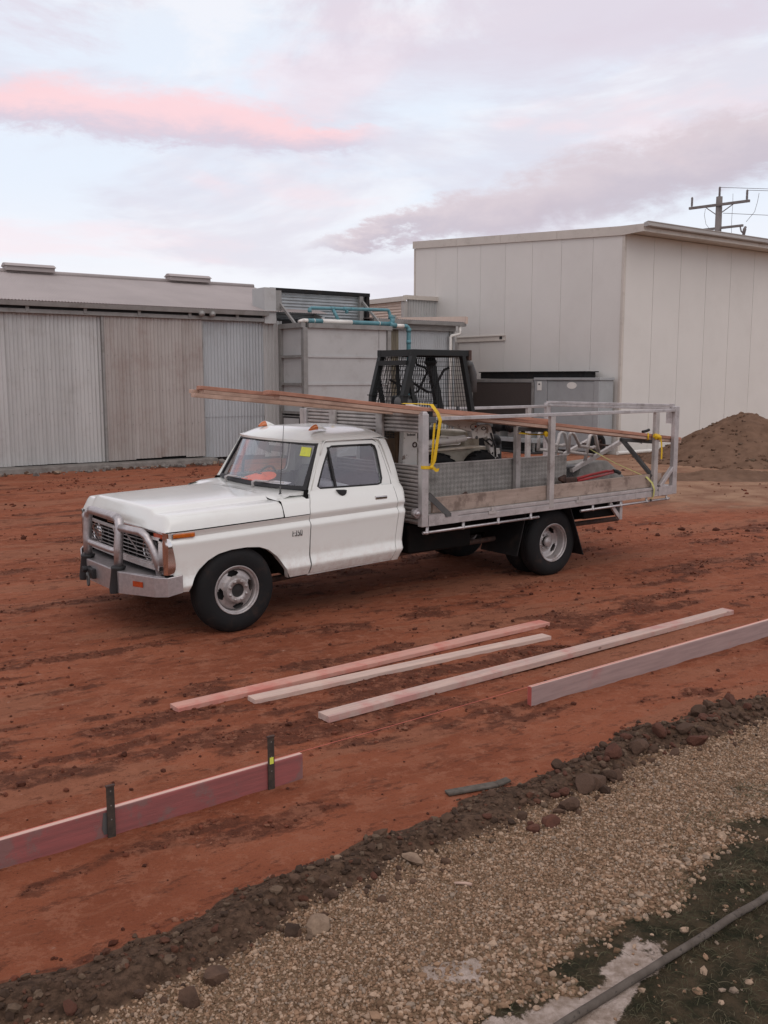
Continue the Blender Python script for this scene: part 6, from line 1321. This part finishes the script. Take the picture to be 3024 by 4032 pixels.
solo('steel_bar', MB().tube([(2.60, -.80, FL(2.6)+.04), (2.9, -.72, FL(2.9)+.12)], .018, 8), M['rust'], 'short dark bar poking up by the tread plate behind the plank', 'bar', (2.6, -.8, FL(2.6)), TF)
# long-handled cutters
ct = thing('bolt_cutters', 'red long-handled cutters with black ends lying across the tray', 'bolt cutters', (5.0, -.55, 1.0), TF)
mb = MB(); mb.tube([(4.72, -.60, 1.015), (5.0, -.58, 1.045), (5.35, -.56, 1.075), (5.50, -.56, 1.07)], .017, 10); mb.tube([(4.74, -.64, 1.00), (5.1, -.62, 1.025), (5.46, -.58, 1.055)], .015, 10); part('handle', mb, M['redpaint'], ct)
mb = MB(); mb.tube([(5.47, -.57, 1.07), (5.56, -.56, 1.06), (5.62, -.55, 1.035)], .024, 10); part('grip', mb, M['rubber'], ct)
mb = MB(); mb.box((4.52, -.66, .985), (4.72, -.58, 1.05)); mb.hexa([(4.44, -.65, 1.02), (4.54, -.65, .99), (4.54, -.60, .99), (4.44, -.60, 1.02), (4.44, -.65, 1.06), (4.54, -.65, 1.09), (4.54, -.60, 1.09), (4.44, -.60, 1.06)]); part('jaw', mb, M['rust'], ct, bevel=.012)
# wheelbarrow, upside down
wb = thing('wheelbarrow', 'upturned concrete-caked wheelbarrow at the back of the tray', 'wheelbarrow', (5.4, -.15, .9), TF)
F5 = FL(5.4)+.004; y0, y1 = -.42, .16
mb = MB(); A = [(4.93, y0, F5), (5.98, y0, F5), (5.98, y1, F5), (4.93, y1, F5)]; B = [(5.18, y0+.10, F5+.25), (5.66, y0+.10, F5+.27), (5.66, y1-.10, F5+.27), (5.18, y1-.10, F5+.25)]
mb.hexa(A+B); part('tub', mb, M['concgrey'], wb, bevel=.02)
for y in (y0+.04, y1-.04):
    mb = MB(); mb.bar((4.92, y, F5+.19), (5.90, y, F5+.53), .05, .045); part('frame_rail', mb, M['alu_dull'], wb)
    mb = MB(); mb.tube([(4.86, y, F5+.40), (4.87, y, F5+.62), (4.90, y, F5+.65), (4.95, y, F5+.63), (5.06, y, F5+.48), (5.28, y, F5+.45), (5.34, y, F5+.46)], .021, 10); mb.tube([(4.87, y, F5+.42), (5.30, y, F5+.36)], .019, 10); mb.tube([(5.16, y, F5+.28), (5.24, y, F5+.60), (5.29, y, F5+.62), (5.34, y, F5+.60), (5.42, y, F5+.36)], .022, 10); part('leg', mb, M['alu_dull'], wb)
mb = MB(); mb.lathe([(.085, -.03), (.105, -.042), (.14, -.035), (.152, 0), (.14, .035), (.105, .042), (.085, .03)], (5.66, -.13, F5+.46), 'y', 30); wl = part('wheel', mb, M['tyre'], wb)
mb = MB(); mb.lathe([(.085, -.03), (.10, -.02), (.10, .02), (.085, .03)], (5.66, -.13, F5+.46), 'y', 30)
for k in range(7):
    a = 2*math.pi*k/7; mb.bar((5.66, -.15, F5+.46), (5.66+.09*math.cos(a), -.15, F5+.46+.09*math.sin(a)), .016, .012, (0, 1, 0))
mb.lathe([(0, -.05), (.022, -.048), (.022, .048), (0, .05)], (5.66, -.13, F5+.46), 'y', 14); part('rim', mb, M['rust'], wl)
mb = MB(); mb.tube([(5.66, y0+.03, F5+.46), (5.66, y1-.03, F5+.46)], .012, 8); part('axle', mb, M['rust'], wb)
mb = MB(); [mb.bar((4.86+.03*k, -.36, F5+.05), (4.86+.03*k, -.2, F5+.22), .012, .012, (0, 1, 0)) for k in range(9)]; solo('milk_crate', mb.box((4.84, -.38, F5), (5.14, -.35, F5+.05)).box((4.84, -.38, F5+.22), (5.14, -.18, F5+.24)), M['steelgrey'], 'grey slatted crate wedged beside the upturned wheelbarrow', 'crate', (5.0, -.3, F5), TF)
# straps
def ribbon(mb, pts, w, dirv):
    dirv = Vector(dirv).normalized()*w/2; mb.grid([[tuple(Vector(p)-dirv), tuple(Vector(p)+dirv)] for p in pts], True)
    q = [tuple(Vector(p)+Vector((.0015, .0015, .0015))) for p in pts]; mb.grid([[tuple(Vector(p)-dirv), tuple(Vector(p)+dirv)] for p in q], True, True)
st = thing('ratchet_strap', 'yellow strap tying the boards down at the front corner post of the tray', 'strap', (2.14, -1.09, 1.2), TF)
mb = MB(); ribbon(mb, [(2.08, -.66, 1.956), (2.12, -.90, 1.956), (2.15, -1.03, 1.952), (2.19, -1.075, 1.87), (2.21, -1.092, 1.80), (2.17, -1.098, 1.60), (2.13, -1.100, 1.40), (2.10, -1.098, 1.35)], .042, (1, 0, .15)); part('webbing', mb, M['strap'], st)
mb = MB(); ribbon(mb, [(2.155, -1.075, 1.79), (2.135, -1.078, 1.6), (2.115, -1.085, 1.40), (2.10, -1.09, 1.345)], .028, (1, 0, .1)); part('webbing', mb, M['strap'], st)
mb = MB(); ribbon(mb, [(1.985, -1.07, 1.347), (1.988, -1.092, 1.346), (2.03, -1.093, 1.344), (2.08, -1.093, 1.340)], .032, (0, 0, 1)); ribbon(mb, [(2.08, -1.099, 1.345), (2.12, -1.104, 1.335), (2.15, -1.106, 1.31), (2.19, -1.102, 1.315)], .032, (.3, 0, 1)); mb.ball((2.098, -1.096, 1.343), .022, 8, 6); part('knot', mb, M['strap'], st)
st = thing('ratchet_strap', 'yellow ratchet strap holding the boards to the rear stake of the tray', 'strap', (5.62, -1.07, 1.3), TF)
xk = 5.53; zk = low(xk)
mb = MB(); ribbon(mb, [(xk, -1.0, zk-.01), (xk, -1.032, zk-.004), (xk, -1.032, zk+.074), (xk, -1.02, zk+.078)], .03, (1, 0, -.1)); ribbon(mb, [(xk-.13, -.62, zk+.09), (xk-.2, -.8, zk+.095), (xk-.18, -.95, zk+.094)], .03, (1, 0, -.1)); ribbon(mb, [(xk-.35, -.9, zk-.0), (xk-.42, -.7, zk+.01)], .05, (1, 0, -.1)); part('webbing', mb, M['strap'], st)
mb = MB(); mb.tube([(5.58, -1.075, zk+.045), (5.62, -1.09, zk+.035), (5.67, -1.09, zk+.02), (5.70, -1.08, zk+.01)], [.024, .030, .028, .018], 8); mb.tube([(5.60, -1.085, zk+.07), (5.60, -1.09, zk+.0)], .016, 8); mb.tube([(5.64, -1.095, zk+.06), (5.65, -1.097, zk-.005)], .016, 8); part('knot', mb, M['strap'], st)
mb = MB(); ribbon(mb, [(5.695, -1.085, zk+.03), (5.705, -1.095, zk-.05), (5.715, -1.097, zk-.15), (5.715, -1.096, zk-.24)], .030, (1, 0, 0)); part('tail', mb, M['strap'], st)
mb = MB(); mb.tube([(5.46, -1.0, zk+.092), (5.53, -1.0, zk+.100), (5.58, -1.0, zk+.112)], .017, 10); part('ratchet_handle', mb, M['rubber'], st)
mb = MB(); mb.tube([(5.4, -1.0, zk-.03), (5.45, -1.0, zk-.045), (5.5, -.98, zk-.03)], .006, 6); part('hook', mb, M['steelgrey'], st)
st = thing('ratchet_strap', 'yellow strap wound round the middle rack bar under the boards', 'strap', (3.75, -.8, 1.62), TF)
mb = MB(); ribbon(mb, [(3.8, -.60, 1.60), (3.79, -.75, 1.592), (3.79, -.90, 1.594), (3.80, -1.0, 1.60)], .035, (1, 0, .4)); mb.tube([(3.80, -.99, 1.615), (3.79, -1.03, 1.60)], .028, 8); part('webbing', mb, M['strap'], st)
st = thing('ratchet_strap', 'short yellow strap looped over the headboard under the boards', 'strap', (2.03, .47, 1.88), TF)
mb = MB(); ribbon(mb, [(2.0, .46, 1.872), (2.0, .47, 1.93), (2.01, .47, 1.955), (2.03, .40, 1.958)], .06, (.1, 1, 0)); part('webbing', mb, M['strap'], st)
st = thing('tie_strap', 'faded thin yellow strap stretched down to the tray side at the rear', 'strap', (5.5, -1.0, 1.1), TF)
mb = MB(); ribbon(mb, [(5.28, -.30, 1.355), (5.40, -.65, 1.18), (5.52, -1.02, 1.035)], .022, (1, 0, 0)); ribbon(mb, [(5.50, -1.015, 1.037), (5.52, -1.04, 1.03), (5.56, -1.092, .96), (5.60, -1.097, .88), (5.59, -1.095, .80), (5.56, -1.085, .765)], .030, (1, 0, .2)); part('webbing', mb, M['strap_pale'], st)
mb = MB(); mb.tube([(5.56, -1.085, .765), (5.55, -1.078, .74)], .014, 8); part('hook', mb, M['black'], st)
# on the dashboard
ht = thing('sun_hat', 'bright orange hi-vis hat lying on the dashboard', 'hat', (.82, .09, 1.18), TF)
P = []
for i in range(13):
    t = i/12; row = []
    for k in range(33):
        a = 2*math.pi*k/32; r_ = .185*t+.0; z = 1.222+(.045*max(0, 1-(t/.5)**3) if t < .5 else -.004*math.sin(3*a)+.006*math.sin(2*a+1)*t)
        row.append((.82+r_*.66*math.cos(a), .09+r_*1.72*math.sin(a), z+.42*r_*.66*math.cos(a)-.09*r_*1.72*math.sin(a)))
    P.append(row)
mb = MB(); mb.grid(P, True); part('brim', mb, M['hat'], ht)
mb = MB(); mb.tube([(.82, .0, 1.272), (.80, .09, 1.28), (.83, .15, 1.27)], .006, 6); part('hat_cord', mb, M['rust'], ht)
solo('paper_sheet', MB().hexa([(.76, -.48, 1.190), (.86, -.50, 1.222), (.84, -.12, 1.220), (.77, -.10, 1.192), (.76, -.48, 1.192), (.86, -.50, 1.224), (.84, -.12, 1.222), (.77, -.10, 1.194)]), M['paper'], 'folded white paper on the dashboard beside the orange hat', 'paper', (.84, -.42, 1.16), TF)

# ------------------------------------------------------------------ timber on the ground
def gnd(x, y, dz=0): return (x, y, float(gz(np.array([x]), np.array([y]))[0])+dz)
board('timber_plank', gnd(-1.415, 6.245, -.001), gnd(1.455, 8.49, -.001), .125, .034, M['w_pink'], 'pink timber plank lying furthest from the camera on the clay', 'timber')
board('timber_plank', gnd(-.915, 6.40, -.001), gnd(1.40, 8.06, -.001), .112, .034, M['w_pale'], 'pale timber plank lying just in front of the pink plank', 'timber')
pk = board('timber_plank', gnd(-.39, 6.015, -.001), gnd(3.268, 8.955, -.001), .122, .044, M['w_mix'], 'long pale plank with red stains at its near end, lying alone on the clay', 'timber')
def formwork(name, a, b, h, t, m_, label, side):
    a, b = Vector(a), Vector(b); d = (b-a).normalized(); n_ = Vector((-d.y, d.x, 0)); f = Matrix.Identity(4); f.col[0][:3] = d; f.col[1][:3] = n_; f.col[3][:3] = a; L_ = (b-a).length
    o = bpy.data.objects.new(name, None); COL.objects.link(o); o.matrix_world = f; OFF[o.name] = (0, 0, 0); tag(o, label, 'formwork')
    mb = MB(); k = int(L_/.3); rows = []
    for i in range(k+1):
        x = L_*i/k; w = .003*math.sin(x*1.7+1); rows.append([(x, w, -.012), (x, w, h), (x, w+t, h), (x, w+t, -.012), (x, w, -.012)])
    mb.grid(rows, False, True); mb.add(rows[0][:4], [(0, 1, 2, 3)]); mb.add(rows[-1][:4], [(3, 2, 1, 0)])
    part('board', mb, m_, o, bevel=.003)
    mb = MB(); mb.box((.0, .004, h+.0005), (L_, t-.004, h+.0025)); part('painted_edge', mb, M['w_top'], o)
    return o, f
fl_, fm = formwork('formwork_board', (-2.30, 3.668, 0), (-.455, 5.135, 0), .138, .036, M['w_red'], 'red-stained formwork board on edge held by two steel pegs, lower left', 1)
fr_, fm2 = formwork('formwork_board', (1.0, 6.302, 0), (5.2, 9.60, 0), .138, .036, M['w_grey'], 'grey formwork board on edge running out of the picture at the right', 1)
mb = MB(); mb.box((-.003, .001, -.01), (-.0005, .035, .137)); part('end_paint', mb, M['w_end'], fr_)
mb = MB(); mb.prism([(1.205, .13), (1.235, .125), (1.24, .085), (1.225, .02), (1.205, .02), (1.195, .05), (1.20, .09)], lambda a, b: (a, -.0032, b), lambda a, b: (a, -.0015, b)); part('dark_knot', mb, M['steelgrey'], fl_)
def peg(x, y, h, label):
    p = gnd(x, y); pg = thing('steel_peg', label, 'peg', p, None, 'steel pegs against the formwork'); n_ = Vector((.62, -.785, 0)); d = Vector((.785, .62, 0)); c = Vector(p)
    mb = MB(); mb.bar(c+Vector((0, 0, -.05)), c+Vector((0, 0, h)), .040, .010, tuple(n_)); mb.bar(c-n_*.012+Vector((0, 0, -.05)), c-n_*.012+Vector((0, 0, h-.004)), .012, .018, tuple(n_)); part('star_post', mb, M['peg'], pg, bevel=.003)
    for zz in (h*.35, h*.62, h*.9):
        mb = MB(); q = c+n_*.0055+Vector((0, 0, zz)); mb.add([q+d*.004*math.cos(a)+Vector((0, 0, .004*math.sin(a))) for a in np.linspace(0, 6.28, 9)[:-1]], [tuple(range(8))]); part('peg_hole', mb, M['concrete'], pg)
    mb = MB(); mb.bar(c+Vector((0, 0, h-.006)), c+Vector((0, 0, h+.004)), .046, .018, tuple(n_)); part('burred_top', mb, M['rust'], pg, bevel=.003)
    return pg, c, n_, d
del_ = []
pg, c, n_, d = peg(-1.322, 4.428, .262, 'rusty steel peg against the red formwork, the shorter and nearer one')
pg2, c, n_, d = peg(-.612, 4.995, .300, 'taller dark steel peg with a yellow sticker against the red formwork')
mb = MB(); q = c+n_*.0058+Vector((0, 0, .165)); mb.add([q-d*.012+Vector((0, 0, -.02)), q+d*.012+Vector((0, 0, -.02)), q+d*.012+Vector((0, 0, .018)), q-d*.012+Vector((0, 0, .018))], [(0, 1, 2, 3)]); part('label', mb, M['sticker'], pg2)
# string line
mb = MB(); A_, B_ = Vector((-2.3, 3.71, .142)), Vector((5.2, 9.648, .142)); mb.tube([tuple(A_+(B_-A_)*t) for t in (0, .25, .3, .5, .75, 1)], .0014, 5)
solo('string_line', mb, M['string'], 'orange-red string line stretched between the two formwork boards', 'string')
# steel offcut
mb = MB(); a, b = Vector(gnd(.335, 4.90, .012)), Vector(gnd(.675, 5.035, .016)); c_ = a+(b-a)*.82; mb.bar(a, c_, .058, .014); mb.bar(c_, b+Vector((.01, .012, .012)), .050, .014)
solo('steel_offcut', mb, M['offcut'], 'dark steel offcut lying alone on the red clay near the rubble', 'steel bar', tuple(a), None, None, .004)
mb = MB(); pts = []
for k in range(46):
    t = -1.0+3.6*k/45; x = .61+1.045*t; y = 3.04+.835*t; pts.append((x, y, float(gz(np.array([x]), np.array([y]))[0])+.015))
mb.tube(pts, .0155, 18); solo('poly_pipe', mb, M['pipe'], 'old speckled grey poly pipe lying across the mossy corner', 'pipe', pts[16])
mb = MB(); mb.tube([gnd(.31, 3.98, .008), gnd(.36, 3.975, .012), gnd(.385, 3.968, .008)], [.006, .007, .009], 6); solo('dry_stick', mb, M['w_rackpale'], 'short pale dry stick lying on the gravel', 'stick', gnd(.31, 3.98))
